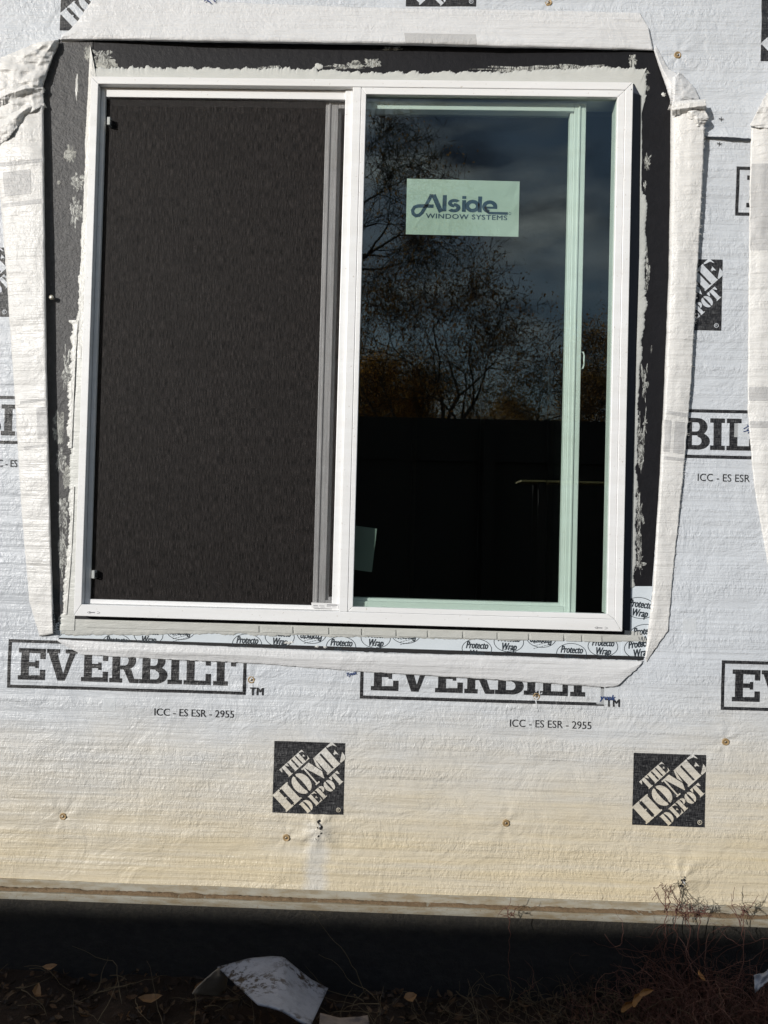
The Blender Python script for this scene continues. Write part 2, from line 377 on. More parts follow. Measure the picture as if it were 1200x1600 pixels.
def grid_sheet(name, xs, zs, keep, mat, parent, snap=None, yfun=wh):
    X, Z = np.meshgrid(xs, zs); px = X.ravel().copy(); pz = Z.ravel().copy()
    if snap is not None:
        best = np.full(px.shape, 1e9); bx = px.copy(); bz = pz.copy()
        for i in range(len(snap)):
            a = snap[i]; b_ = snap[(i+1)%len(snap)]; d = b_-a; t = np.clip(((px-a[0])*d[0]+(pz-a[1])*d[1])/(d@d), 0, 1)
            qx = a[0]+t*d[0]; qz = a[1]+t*d[1]; ds = np.hypot(px-qx, pz-qz); m = ds < best
            best[m] = ds[m]; bx[m] = qx[m]; bz[m] = qz[m]
        m = best < .0032; px[m] = bx[m]; pz[m] = bz[m]
    V = np.stack([px, -yfun(px, pz), pz], -1); nx = len(xs); nz_ = len(zs)
    I, J = np.meshgrid(np.arange(nx-1), np.arange(nz_-1)); a = (J*nx+I).ravel()
    F = np.stack([a, a+1, a+nx+1, a+nx], -1)
    cx = px[F].mean(1); cz = pz[F].mean(1); F = F[keep(cx, cz)]
    me = bpy.data.meshes.new(name); me.vertices.add(len(V)); me.vertices.foreach_set('co', V.ravel().astype(np.float32))
    me.loops.add(F.size); me.loops.foreach_set('vertex_index', F.ravel().astype(np.int32))
    me.polygons.add(len(F)); me.polygons.foreach_set('loop_start', np.arange(0, F.size, 4, dtype=np.int32)); me.polygons.foreach_set('loop_total', np.full(len(F), 4, dtype=np.int32))
    me.update(calc_edges=True); me.validate(); me.polygons.foreach_set('use_smooth', [True]*len(me.polygons)); me.materials.append(mat)
    o = bpy.data.objects.new(name, me); COL.objects.link(o); o.parent = parent; return o
xs = np.concatenate([np.linspace(-6, -1.25, 30), np.arange(-1.0, 1.12, .0048), np.linspace(1.3, 6, 30)])
zs = np.concatenate([np.arange(-.607, 1.56, .0044), np.linspace(1.6, 3, 20)])
wrap = grid_sheet('house_wrap', xs, zs, lambda x, z: ~inside(x, z, CUTW), M['wrap'], wall, CUTW)

# ---- flat print on the wrap
def print_mesh(name, V2, F, x0, z0, sc, rot, mat, parent, off, hf=wh, shear=0, maxe=.011):
    bm = bmesh.new(); c, s = math.cos(rot), math.sin(rot)
    vs = []
    for (u, v) in V2:
        u2 = (u+v*shear)*sc; v2 = v*sc; vs.append(bm.verts.new((x0+u2*c-v2*s, 0, z0+u2*s+v2*c)))
    for f in F:
        try: bm.faces.new([vs[i] for i in f])
        except ValueError: pass
    bmesh.ops.triangulate(bm, faces=bm.faces[:])
    for _ in range(5):
        e = [e for e in bm.edges if e.calc_length() > maxe]
        if not e: break
        bmesh.ops.subdivide_edges(bm, edges=e, cuts=1); bmesh.ops.triangulate(bm, faces=[f for f in bm.faces if len(f.verts) > 3])
    bm.verts.ensure_lookup_table()
    if hf is wh:
        C3 = np.array([f.calc_center_median()[:] for f in bm.faces]); bm.faces.ensure_lookup_table()
        if len(C3):
            kill = inside(C3[:, 0], C3[:, 2], CUTW)
            if kill.any(): bmesh.ops.delete(bm, geom=[f for f, k in zip(bm.faces[:], kill) if k], context='FACES')
    bm.verts.ensure_lookup_table()
    P = np.array([v.co[:] for v in bm.verts])
    if len(P):
        H = hf(P[:, 0], P[:, 2]) + off
        for v, h in zip(bm.verts, H): v.co.y = -h
    bmesh.ops.recalc_face_normals(bm, faces=bm.faces[:])
    for f in bm.faces:
        if f.normal.y > 0: f.normal_flip()
    return bmobj(name, bm, mat, parent, True)
def polyset(polys):
    V = []; F = []
    for p in polys: F.append(tuple(range(len(V), len(V)+len(p)))); V += list(p)
    return V, F
def rect(a, b, c, d): return [(a, c), (b, c), (b, d), (a, d)]
def arcband(cx, cy, rx, ry, ix, iy, a0, a1, n=12):
    out = []
    for k in range(n):
        t0 = math.radians(a0+(a1-a0)*k/n); t1 = math.radians(a0+(a1-a0)*(k+1)/n)
        out.append([(cx+rx*math.cos(t0), cy+ry*math.sin(t0)), (cx+rx*math.cos(t1), cy+ry*math.sin(t1)), (cx+ix*math.cos(t1), cy+iy*math.sin(t1)), (cx+ix*math.cos(t0), cy+iy*math.sin(t0))])
    return out
def slab(ch):
    """heavy slab-serif letters, height 1"""
    if ch == 'E': return .87, [rect(0,.42,0,.14), rect(0,.42,.86,1), rect(.09,.34,.14,.86), rect(.42,.87,0,.15), rect(.42,.87,.85,1), rect(.70,.87,.15,.33), rect(.70,.87,.67,.85), rect(.34,.60,.43,.57), rect(.55,.66,.38,.62)]
    if ch == 'V': return .99, [rect(0,.42,.87,1), rect(.60,.99,.87,1), [(.06,.87),(.34,.87),(.54,.22),(.54,0),(.37,0)], [(.54,0),(.60,0),(.93,.87),(.74,.87),(.54,.22)]]
    if ch == 'R': return .95, [rect(0,.42,0,.14), rect(.09,.34,.14,.86), rect(0,.42,.86,1), rect(.42,.52,.86,1), rect(.34,.52,.42,.55)] + arcband(.52,.71,.33,.29,.09,.15,-90,90) + [[(.46,.42),(.70,.44),(.80,.14),(.95,.14),(.95,0),(.66,0)]]
    if ch == 'B': return .90, [rect(0,.34,0,.14), rect(.09,.34,.14,.86), rect(0,.34,.86,1), rect(.34,.50,.86,1), rect(.34,.52,0,.14), rect(.34,.50,.45,.57)] + arcband(.50,.72,.32,.28,.08,.14,-90,90) + arcband(.52,.27,.38,.275,.12,.13,-90,90)
    if ch == 'I': return .46, [rect(0,.46,0,.14), rect(0,.46,.86,1), rect(.105,.355,.14,.86)]
    if ch == 'L': return .87, [rect(0,.42,0,.14), rect(0,.46,.86,1), rect(.09,.34,.14,.86), rect(.42,.87,0,.14), rect(.70,.87,.14,.36)]
    if ch == 'T': return .97, [rect(0,.97,.86,1), rect(0,.16,.62,.86), rect(.81,.97,.62,.86), rect(.36,.61,.14,.86), rect(.25,.72,0,.14)]
BOXW, BOXH = .547, .1102
def everbilt(name, x0, z1, ghost=None, only=None):
    """x0,z1 = top-left outer corner of the printed box"""
    t = .0072; P = [rect(0, BOXW, -t, 0), rect(0, BOXW, -BOXH, -BOXH+t), rect(0, t, -BOXH+t, -t), rect(BOXW-t, BOXW, -BOXH+t, -t)]
    hgt = .0712
    for ch, off in zip('EVERBILT', (.0245, .089, .169, .2345, .3035, .368, .4045, .454)):
        w, ps = slab(ch)
        for p in ps: P.append([(off+u*hgt, -.0197-hgt+v*hgt) for u, v in p])
    return print_mesh(name, *polyset(P), x0, z1, 1, 0, ghost or M['ink'], wrap, .0006)
def text2d(txt, size=1, bold=0, align='LEFT', spacing=1.):
    cu = bpy.data.curves.new('lettering', 'FONT'); cu.body = txt; cu.size = size; cu.offset = bold; cu.align_x = align; cu.space_character = spacing; cu.resolution_u = 3
    o = bpy.data.objects.new('lettering_tmp', cu); COL.objects.link(o); dg = bpy.context.evaluated_depsgraph_get(); dg.update()
    me = bpy.data.meshes.new_from_object(o.evaluated_get(dg))
    V = [(v.co.x, v.co.y) for v in me.vertices]; F = [tuple(p.vertices) for p in me.polygons]
    bpy.data.objects.remove(o); bpy.data.curves.remove(cu); bpy.data.meshes.remove(me); return V, F
def width(V): return max(v[0] for v in V)-min(v[0] for v in V)
def letter(name, txt, x0, z0, w=None, h=None, rot=0, mat=None, parent=None, off=.0006, bold=0., shear=0, hf=wh, spacing=1.):
    V, F = text2d(txt, 1, 0, spacing=spacing); mnx = min(v[0] for v in V); mny = 0
    V = [((u-mnx), v) for u, v in V]
    hh = max(v[1] for v in V)
    sx = (w/width(V)) if w else h/hh; sy = (h/hh) if h else sx
    V = [(u*sx, v*sy) for u, v in V]
    o = print_mesh(name, V, F, x0, z0, 1, rot, mat or M['ink_thin'], parent or wrap, off+(.0005 if hf is wh else 0), hf, shear, .007)
    if bold:
        bm = bmesh.new(); bm.from_mesh(o.data); src = bm.copy(); tmp = bpy.data.meshes.new('lettering_tmp')
        for k, (dx, dz) in enumerate(((1, 0), (-1, 0), (0, 1), (0, -1))):
            src.to_mesh(tmp); tmp.transform(Matrix.Translation((dx*bold*hh*sy, -.00006*(k+1), dz*bold*hh*sy*.6))); bm.from_mesh(tmp)
        bm.to_mesh(o.data); bm.free(); src.free(); bpy.data.meshes.remove(tmp)
    return o
# stencil letters, height 1
def sten(ch):
    g = .05
    if ch == 'H': return .86, [rect(.02,.36,0,1), rect(-.04,.42,0,.07), rect(-.04,.42,.93,1), rect(.52,.86,0,1), rect(.46,.92,0,.07), rect(.46,.92,.93,1), rect(.36,.42,.47,.53)]
    if ch == 'O': return .84, arcband(.39,.5,.39,.5,.06,.40,95,265,14) + arcband(.45,.5,.39,.5,.06,.40,-85,85,14)
    if ch == 'M': return 1.12, [rect(-.02,.30,.93,1), [(.06,0),(.12,0),(.14,.72),(.14,.93),(.06,.93)], rect(0,.24,0,.06), [(.14,1),(.46,1),(.66,.30),(.52,0),(.50,0),(.16,.90)], [(.70,.34),(.62,.62),(.76,1),(.80,1),(.80,.93)], rect(.80,1.10,0,1), rect(.74,1.14,0,.07), rect(.80,1.16,.93,1)]
    if ch == 'E': return .74, [rect(.02,.34,0,1), rect(-.04,.36,0,.06), rect(-.04,.36,.94,1), [(.40,1),(.74,1),(.76,.66),(.66,.86),(.40,.93)], [(.40,0),(.74,0),(.78,.34),(.66,.12),(.40,.07)], [(.40,.47),(.50,.50),(.58,.64),(.58,.36),(.50,.47)], [(.40,.53),(.50,.50),(.54,.60)]]
    if ch == 'T': return .84, [rect(.26,.58,0,1), rect(.18,.66,0,.06), [(.0,.68),(.05,.68),(.22,.92),(.22,1),(-.02,1)], [(.84,.68),(.79,.68),(.62,.92),(.62,1),(.86,1)]]
    if ch == 'D': return .88, [rect(.02,.34,0,1), rect(-.04,.36,0,.06), rect(-.04,.36,.94,1)] + arcband(.42,.5,.44,.5,.10,.42,-88,88,12)
    if ch == 'P': return .76, [rect(.02,.34,0,1), rect(-.05,.44,0,.07), rect(-.04,.36,.94,1)] + arcband(.40,.73,.36,.27,.08,.18,-88,88,10)
SQ = .1604
def clip_poly(p, x0, x1, y0, y1):
    for ax, lim, sg in ((0, x0, 1), (0, x1, -1), (1, y0, 1), (1, y1, -1)):
        out = []
        for i in range(len(p)):
            a = p[i]; b_ = p[(i+1)%len(p)]; da = (a[ax]-lim)*sg; db = (b_[ax]-lim)*sg
            if da >= 0: out.append(a)
            if (da >= 0) != (db >= 0):
                t = da/(da-db); out.append((a[0]+(b_[0]-a[0])*t, a[1]+(b_[1]-a[1])*t))
        p = out
        if len(p) < 3: return None
    return p
def depot(name, x0, z1, ghost=None):
    sq = print_mesh(name, *polyset([rect(0, SQ, -SQ, 0)]), x0, z1, 1, 0, ghost or M['ink'], wrap, .0006, maxe=.008)
    k = SQ/1035.; P = []
    def line(txt, ax, ay, hz, pos):
        # ax,ay: base point of the line's upper-left corner in measured units; text runs up to the right
        e = (.727, .686); n = (-.70, .714)
        for ch, (a, w) in zip(txt, pos):
            gw, ps = sten(ch)
            for p in ps:
                q = []
                for u, v in p:
                    s_ = (a + u/gw*w)*hz; t_ = (v-1)*hz
                    q.append(((ax-75 + s_*e[0] + t_*n[0])*k, -(ay-85)*k + (s_*e[1] + t_*n[1])*k))
                c_ = clip_poly(q, -.001, SQ+.0008, -SQ-.0008, .0005)
                if c_: P.append(c_)
    line('THE', 162, 495, 172, ((0, .80), (.90, .80), (1.80, .70)))
    line('HOME', 62, 872, 318, ((.02, .86), (.98, .80), (1.82, 1.06), (2.94, .74)))
    line('DEPOT', 468, 985, 178, ((0, .82), (.95, .66), (1.75, .66), (2.42, .82), (3.26, .84)))
    print_mesh('logo_lettering', *polyset(P), x0, z1, 1, 0, M['wrap'], sq if False else wrap, .0011, maxe=.010)
    ring = arcband(SQ-.0115, -SQ+.011, .0052, .0052, .0040, .0040, 0, 360, 16)
    print_mesh('registered_mark', *polyset(ring), x0, z1, 1, 0, M['wrap'], wrap, .0012)
    letter('registered_mark', 'R', x0+SQ-.0138, z1-SQ+.0085, h=.0055, mat=M['wrap'], off=.0012)
ebx, ebz = -.7714, -.0613; PITCH = .8056
everbilt('brand_print', ebx, ebz); everbilt('brand_print', ebx+PITCH, ebz); everbilt('brand_print', ebx+2*PITCH, ebz)
depot('store_logo', -.1563, -.2729); depot('store_logo', .6490, -.2729)
x, z = XZ(1127.5, 407); depot('store_logo', x-SQ, z)
x, z = XZ(20, 388); depot('store_logo', x-SQ, z)
x, z = XZ(95, 50); depot('store_logo', x, z+SQ)
x, z = XZ(634, 12); depot('store_logo', x, z+SQ)
x, z = XZ(1187, 97); depot('store_logo', x, z+SQ)
xr_ = XZ(1108, 680)[0]-.368; everbilt('brand_print', xr_, XZ(1120, 640.5)[1])
everbilt('brand_print', xr_-2*PITCH, XZ(12, 619)[1])
x, z = XZ(1149, 262); everbilt('brand_print', x, z)
for (u0, u1, vb) in ((242, 366, 1118.5), (796, 923, 1136), (1088, 1213, 753)):
    x0, z0 = XZ(u0, vb-1.5); x1, _ = XZ(u1, vb)
    letter('code_lettering', 'ICC - ES ESR - 2955', x0, z0, w=x1-x0, h=.0165)
x1, z0 = XZ(28, 730); letter('code_lettering', 'ICC - ES', x1-.062, z0, w=.062, h=.0165)
for (u, v) in ((391, 1085), (946, 1103)):
    x0, z0 = XZ(u, v); letter('trademark', 'TM', x0, z0, w=.030, h=.0165, bold=.055, mat=M['ink'], spacing=1.1)

# ---- black membrane strips inside the cut
def px_prism(name, pts, h0, h1, mat, parent=wall):
    """flat strip: outline in measured points, faces at heights h0..h1"""
    q = [XZ(u, v, h1) for u, v in pts]; return prism(name, q, -h1, -h0, mat, parent)
px_prism('black_membrane', [(86,50),(1040,66),(1040,124),(146,116),(146,58)], 0, .0014, M['membrane'])
px_prism('scuffed_membrane', [(50,52),(145,54),(139,200),(118,962),(118,985),(60,985)], 0, .0018, M['membrane_grey'])
px_prism('black_membrane', [(980,118),(1060,110),(1054,500),(1030,916),(965,916)], 0, .0020, M['membrane'])
px_prism('black_membrane', [(84,995),(1016,1026),(1016,1050),(84,1020)], 0, .0022, M['black'])
# ---- white flashing tape with its printed ovals
t1 = px_prism('flashing_tape', [(84,895),(122,900),(122,950),(1000,1000),(1012,1022),(84,1000)], 0, .0011, M['tape'])
t1 = px_prism('flashing_tape', [(70,985),(120,955),(980,985),(1016,975),(1016,1026),(84,996)], .0012, .0023, M['tape'])
t2 = px_prism('flashing_tape', [(972,916),(1030,916),(1016,1024),(972,1024)], .0024, .0030, M['tape'])
def flat(h): return lambda x, z: np.full(np.shape(x), h)
def oval_mark(u, v, par, h, rot=0., s=1., upside=False):
    x, z = XZ(u, v, h); r = rot + (math.pi if upside else 0)
    print_mesh('tape_print', *polyset(arcband(0, 0, .034, .023, .0325, .0217, 0, 360, 28)), x, z, s, r, M['tapeink'], par, 0, flat(h))
    for txt, dy in (('Protecto', .001), ('Wrap', -.018)):
        c, sn = math.cos(r), math.sin(r); w = (.048 if txt[0] == 'P' else .034)*s
        ox, oy = -w/2, dy*s
        letter('tape_print', txt, x+ox*c-oy*sn, z+ox*sn+oy*c, w=w, h=.0155*s, rot=r, mat=M['tapeink'], parent=par, off=0, bold=.05, shear=.18, hf=flat(h))
    for k in range(0 if par is t2 else 3):
        a = r+.30; x2, z2 = x+(.056*math.cos(r)-(-.001-k*.006)*math.sin(r))*s, z+(.056*math.sin(r)+(-.001-k*.006)*math.cos(r))*s
        print_mesh('tape_print', *polyset([rect(j*.006, j*.006+.0045, 0, .0011) for j in range(6)]), x2, z2, s, a, M['tapeink'], par, 0, flat(h))
slope = -math.radians(1.0)
for i, (u, v, up) in enumerate(((182,1006,0),(232,992,0),(282,984,1),(386,1006,0),(437,995,0),(487,990,1),(533,1010,0),(587,997,0),(634,990,1),(745,1014,0),(795,1003,0),(846,996,1),(893,1021,0),(942,1010,0))):
    oval_mark(u, v, t1, .00255, slope, 1., bool(up))
for (u, v, r) in ((1000,950,-.1),(1008,992,.1),(1000,1012,.15)): oval_mark(u, v, t2, .0032, r, 1.05)
for (u, v) in ((89,935),(88,975)): oval_mark(u, v, t1, .0026, math.radians(88), .9)

px_prism('flange_shadow_strip', [(108,956),(976,980),(976,992),(112,968)], .0032, .0036, M['black'])  # black strip put where the frame's shadow falls below the sill
px_prism('flange_shadow_strip', [(975,125),(1001,140),(1000,400),(989,800),(984,994),(960,990)], .0021, .0033, plain('shadow_blue_membrane', (.030, .036, .052), .5, ((200, .001, .4),)))  # dark flange strip, outline and navy tone taken from the jamb's cast shadow
# ---- grey sealant bands and smears
def ragged(name, A, B, amp, mat, h=.003, step=.0016, wl=.012, seed=0, parent=wall, he=.0004, base=.002):
    """band from clean edge A to ragged edge B (measured polylines), thick at A and feathering at B"""
    def res(P, n):
        P = np.array(P, float); d = np.r_[0, np.cumsum(np.hypot(*np.diff(P, axis=0).T))]; t = np.linspace(0, d[-1], n)
        return np.stack([np.interp(t, d, P[:, 0]), np.interp(t, d, P[:, 1])], -1)
    Lm = np.hypot(*np.diff(np.array(A, float), axis=0).T).sum()*.00145; n = max(8, int(Lm/step))
    a = res(A, n); bb = res(B, n); t = np.linspace(0, Lm, n)
    nn = noise(t/wl, t*0, seed) + .6*noise(t/(wl*.3), t*0+4, seed) + .5*noise(t/(wl*.12), t*0+8, seed)
    d = bb-a; ln = np.hypot(*d.T)[:, None]; bb = bb + d/np.maximum(ln, 1e-6)*(nn[:, None]*amp)
    rows = [0, .35, .7, .93, 1.]; hh = [h, h*.95, h*.8, h*.45+he, he]; V = []
    for s_, q in zip(rows, hh):
        p = a*(1-s_)+bb*s_; hv = base + q*(1+.35*noise(t/.03, t*0+s_*7, seed+3)); V.append(at(p[:, 0], p[:, 1], hv))
    V.append(at(bb[:, 0], bb[:, 1], 0.0)); V = np.concatenate(V); F = []
    for r in range(len(rows)):
        for i in range(n-1): F.append((r*n+i, r*n+i+1, (r+1)*n+i+1, (r+1)*n+i))
    return mesh(name, V, F, mat, parent, True)
def m_thin(m): return m.name != 'pale_sealant'
def blotch(u, v, ru, rv, mat, seed, rag=.35, h=.0022, name='sealant_smear', parent=wall, n=70, ang=0):
    h = h*.55 if m_thin(mat) else h
    t = np.linspace(0, 2*np.pi, n, endpoint=False)
    r = 1 + rag*(noise(np.cos(t)*3+9, np.sin(t)*3, seed)*1.3 + noise(np.cos(t)*7, np.sin(t)*7, seed+1)*.45 + noise(np.cos(t)*22, np.sin(t)*22, seed+2)*.22)
    V = [at(u, v, h+.0009)]; V = [np.array(V[0])]
    ca, sa = math.cos(ang), math.sin(ang)
    for k, q in ((.5, .0008), (.85, .0005), (1., 0)):
        uu = np.cos(t)*ru*r*k; vv = np.sin(t)*rv*r*k
        V += list(at(u+uu*ca-vv*sa, v+uu*sa+vv*ca, h+q*(1+noise(t*3, t*0+k*9, seed))))
    F = [(0, 1+(i+1)%n, 1+i) for i in range(n)]
    for k in range(2): F += [(1+k*n+i, 1+k*n+(i+1)%n, 1+(k+1)*n+(i+1)%n, 1+(k+1)*n+i) for i in range(n)]
    return mesh(name, V, F, mat, parent, True)
ragged('sealant_band', [(150,123),(560,126),(1000,131)], [(147,104),(300,106),(400,107),(455,106),(520,111),(620,113),(700,113),(800,112),(880,109),(930,105),(1010,107)], 5, M['sealant'], .003, seed=1)
ragged('sealant_band', [(150,118),(140,400),(131,560)], [(141,72),(139,110),(134,200),(130,330),(124,430),(118,560)], 3.5, M['sealant_pale'], .0040, seed=2, wl=.02)
ragged('sealant_band', [(131,555),(124,800),(116,985)], [(117,555),(109,700),(107,860),(98,930),(95,985)], 4.5, M['sealant'], .0032, seed=12, wl=.02)
ragged('sealant_bead', [(122,500),(118,560),(112,700)], [(111,500),(109,600),(105,700)], 5, M['sealant_pale'], .0030, seed=14, wl=.015, base=.0035)
ragged('sealant_bead', [(116,760),(112,860),(104,960)], [(111,760),(107,860),(99,960)], 4, M['sealant_pale'], .0030, seed=15, wl=.015, base=.0035)
ragged('sealant_band', [(991,131),(1001,150),(1000,300),(999,400),(993,600),(988,800),(985,918)], [(1010,112),(1010,150),(1003,175),(1003,290),(1010,320),(1009,480),(998,600),(996,700),(994,830),(990,918)], 5, M['sealant'], .0028, seed=3, wl=.02)
ragged('sealant_band', [(112,967),(500,978),(972,992)], [(92,991),(130,993),(300,991),(400,992),(600,996),(800,1001),(870,1000),(930,1003),(1010,1003)], 3, M['sealant'], .0022, seed=4, wl=.03)
# joint pads pressed along the sill flange
for (u0, u1) in ((135,404),(409,457),(461,513),(517,564),(568,618),(622,667),(671,722),(726,776),(780,825),(829,880),(884,908),(912,940)):
    f = lambda u: 968.5 + (u-114)*.0286
    px_prism('flange_pad', [(u0, f(u0)+1), (u1, f(u1)+1), (u1, f(u1)+11), (u0, f(u0)+11)], .0035, .0058, M['sealant'])
for i, (u, v, a, c, r, m) in enumerate(((110,242,11,19,.35,'chalk'),(92,285,4,4,.4,'chalk'),(123,285,12,16,.8,'smear'),(118,330,12,30,.7,'smear'),
        (92,668,13,36,.35,'chalk'),(95,720,9,22,.8,'smear'),(104,745,9,26,.4,'chalk'),(98,860,8,45,.4,'smear'),(104,575,7,45,.9,'smear'),(100,800,10,30,.8,'smear'),
        (165,100,22,9,.4,'chalk'),(160,90,16,12,.8,'smear'),(137,82,7,16,.4,'chalk'),(556,101,10,7,.3,'chalk'),(580,99,13,8,.7,'smear'),(613,76,15,3.5,.4,'chalk'),(498,104,7,5,.4,'sealant'),(425,108,24,4,.9,'smear'),(545,104,30,5,.8,'smear'),
        (820,108,60,5,.9,'smear'),(900,105,50,4,.8,'smear'),(990,95,7,9,.8,'smear'),(1002,118,14,11,.35,'chalk'),(1012,138,7,7,.5,'smear'),(1012,250,9,18,.6,'smear'),(1011,255,8,16,.35,'chalk'),
        (1008,292,5,14,.8,'smear'),(1012,420,5,60,.9,'smear'),(1006,600,9,55,.9,'smear'),(1000,680,11,60,.9,'smear'),(1008,660,6,30,.6,'smear'),(998,800,13,70,.9,'smear'),(998,880,12,34,.9,'smear'),(1018,545,2,9,.5,'chalk'),(1037,148,3,3,.5,'sealant_pale'),
        (120,134,2,20,.6,'sealant_pale'),(1003,920,16,7,.6,'sealant'),(1000,1003,28,6,.5,'sealant'),(112,968,22,14,.4,'sealant'),(128,990,12,6,.4,'sealant'),(450,1004,8,2,.5,'sealant_pale'),(495,1010,3,2,.5,'sealant_pale'),(508,1011,3,2,.5,'sealant_pale'))):
    blotch(u, v, a, c, M[m], 20+i*3, r)
px_prism('sealant_patch', [(975,985),(1000,987),(1012,1003),(960,1001)], .0030, .0034, M['sealant'])

# ---- folded-back flaps of wrap
def resample(P, n):
    P = np.array(P, float); d = np.r_[0, np.cumsum(np.hypot(*np.diff(P, axis=0).T))]; t = np.linspace(0, d[-1], n)
    return np.stack([np.interp(t, d, P[:, 0]), np.interp(t, d, P[:, 1])], -1)
class Sheet:
    """a sheet of wrap between fold line A and free edge B; prof = [(s, h at start, h at end)]; heights in metres out from the wall"""
    def __init__(s, A, B, prof, amp=.002, wl=(.05, .03), n=160, m=22, seed=0, rag=1.2, hprof=None):
        s.A = resample(A, n); s.B = resample(B, n); s.n = n; s.m = m; s.prof = prof; s.amp = amp; s.wl = wl; s.seed = seed
        tt = np.linspace(0, 60, n); s.B = s.B + (rag*noise(tt*3, tt*0, seed+5))[:, None]; s.A = s.A + (rag*.5*noise(tt, tt*0, seed+6))[:, None]
    def P(s, t, r, off=0.):
        t = np.asarray(t, float); r = np.asarray(r, float); ti = t*(s.n-1)
        f = lambda Q, k: np.interp(ti, np.arange(s.n), Q[:, k])
        u = f(s.A, 0)*(1-r)+f(s.B, 0)*r; v = f(s.A, 1)*(1-r)+f(s.B, 1)*r
        ss = [p[0] for p in s.prof]; cols = len(s.prof[0])-1; hs = 0
        H = np.stack([np.interp(r, ss, [p[1+c] for p in s.prof]) for c in range(cols)], -1)
        kk = np.linspace(0, 1, cols) if cols > 1 else np.array([0.])
        if cols > 1:
            w = np.clip(1-np.abs(t[..., None]-kk)/(kk[1]), 0, 1); h = (H*w).sum(-1)/np.maximum(w.sum(-1), 1e-6)
        else: h = H[..., 0]
        lu = u*.00145; lv = v*.00145
        h = h + s.amp*(noise(lu/s.wl[0], lv/s.wl[1], s.seed) + .5*noise(lu/s.wl[0]*2.3, lv/s.wl[1]*2.3, s.seed+1) + .25*noise(lu/s.wl[0]*5, lv/s.wl[1]*5, s.seed+2))*np.clip(r*8+.3, 0, 1)
        return at(u, v, np.maximum(h, .0058)+off)
    def build(s, name, mat, label=None, tuck=.012, parent=wall):
        T, Rr = np.meshgrid(np.linspace(0, 1, s.n), np.linspace(0, 1, s.m)); V = s.P(T, Rr)
        # tucked return under the fold
        d = s.P(T[0], Rr[0]*0+.06) - V[0]; d[:, 1] = 0; ln = np.linalg.norm(d, axis=1)[:, None]; d = d/np.maximum(ln, 1e-9)
        rows = []
        for k, fr in ((.35, .85), (.0, .55), (.3, .25), (1., .05)):
            q = V[0].copy(); q[:, 1] = V[0][:, 1]*fr - .0035*(1-fr)*0; q = q + d*tuck*k*.5 + d*(.007*(1-fr)); rows.append(q)
        W_ = np.concatenate([np.stack(rows[::-1]), V]); R_, C_ = W_.shape[:2]; W_ = W_.reshape(-1, 3)
        F = [(r*C_+i, r*C_+i+1, (r+1)*C_+i+1, (r+1)*C_+i) for r in range(R_-1) for i in range(C_-1)]
        o = mesh(name, W_, F, mat, parent, True); m = o.modifiers.new('thickness', 'SOLIDIFY'); m.thickness = .0006; m.offset = 0
        if label: o['label'] = label
        s.o = o; return s
    def patch(s, t0, t1, r0, r1, mat, shift=0., off=.0007, name='faded_print', n=24, m=10):
        T, Rr = np.meshgrid(np.linspace(t0, t1, n), np.linspace(r0, r1, m)); V = s.P(np.clip(T-shift*Rr, 0, 1), Rr, off).reshape(-1, 3)
        F = [(r*n+i, r*n+i+1, (r+1)*n+i+1, (r+1)*n+i) for r in range(m-1) for i in range(n-1)]
        return mesh(name, V, F, mat, s.o, True)
FL = {}
FL['top'] = Sheet([(93,62),(300,65),(600,69),(850,75),(1021,79)], [(97,56),(118,38),(150,-8),(420,6),(600,12),(800,15),(1000,20),(1013,43)],
    [(0,.004,.015,.016,.015,.004),(.06,.008,.019,.020,.019,.008),(.5,.010,.013,.014,.013,.010),(1,.007,.007,.008,.008,.010)], .0016, (.09,.03), n=300, seed=31).build('wrap_flap', M['flapb'], 'flap of wrap folded up above the window')
FL['right'] = Sheet([(1048,158),(1047,300),(1045,420),(1038,600),(1031,740),(1020,920),(1008,1028)], [(1101,198),(1097,300),(1091,400),(1080,600),(1068,740),(1054,870),(1044,985),(1010,1034)],
    [(0,.006,.006,.006,.005,.003),(.10,.016,.014,.013,.010,.006),(.3,.022,.018,.016,.010,.008),(.65,.028,.019,.017,.009,.007),(1,.027,.017,.015,.008,.0055)], .0028, (.05,.07), n=300, seed=41, rag=1.1).build('wrap_flap', M['flap'], 'rolled flap of wrap right of the window')
FL['bottom'] = Sheet([(88,999),(300,1008),(560,1019),(800,1025),(1005,1033)], [(92,1003),(128,1023),(260,1030),(390,1036),(560,1049),(800,1064),(945,1074),(966,1072),(1000,1040)],
    [(0,.004,.007,.008,.008,.003),(.15,.006,.012,.013,.013,.006),(.55,.007,.014,.014,.013,.008),(1,.006,.008,.008,.008,.0065)], .0016, (.12,.04), n=300, seed=51).build('wrap_flap', M['flapb'], 'flap of wrap folded down below the window')
FL['left'] = Sheet([(68,164),(69,300),(70,400),(73,600),(78,800),(83,990)], [(-14,172),(0,300),(8,400),(22,600),(34,800),(46,940),(62,994)],
    [(0,.014,.018,.018,.017,.014),(.03,.015,.019,.019,.018,.015),(.3,.018,.018,.017,.016,.012),(.8,.014,.013,.012,.011,.009),(1,.008,.008,.008,.007,.006)], .0030, (.06,.05), n=260, seed=61, rag=.9).build('wrap_flap', M['flap'], 'folded flap of wrap left of the window')
FL['ltuft'] = Sheet([(92,62),(78,100),(66,132),(69,165)], [(60,66),(-10,95),(-12,150),(-12,205)], [(0,.008,.013,.014,.012),(.2,.016,.022,.022,.020),(.6,.018,.024,.026,.018),(1,.014,.014,.014,.012)], .010, (.045,.03), n=90, m=60, seed=71).build('wrap_flap', M['flap'], 'crumpled corner of wrap at the upper left')
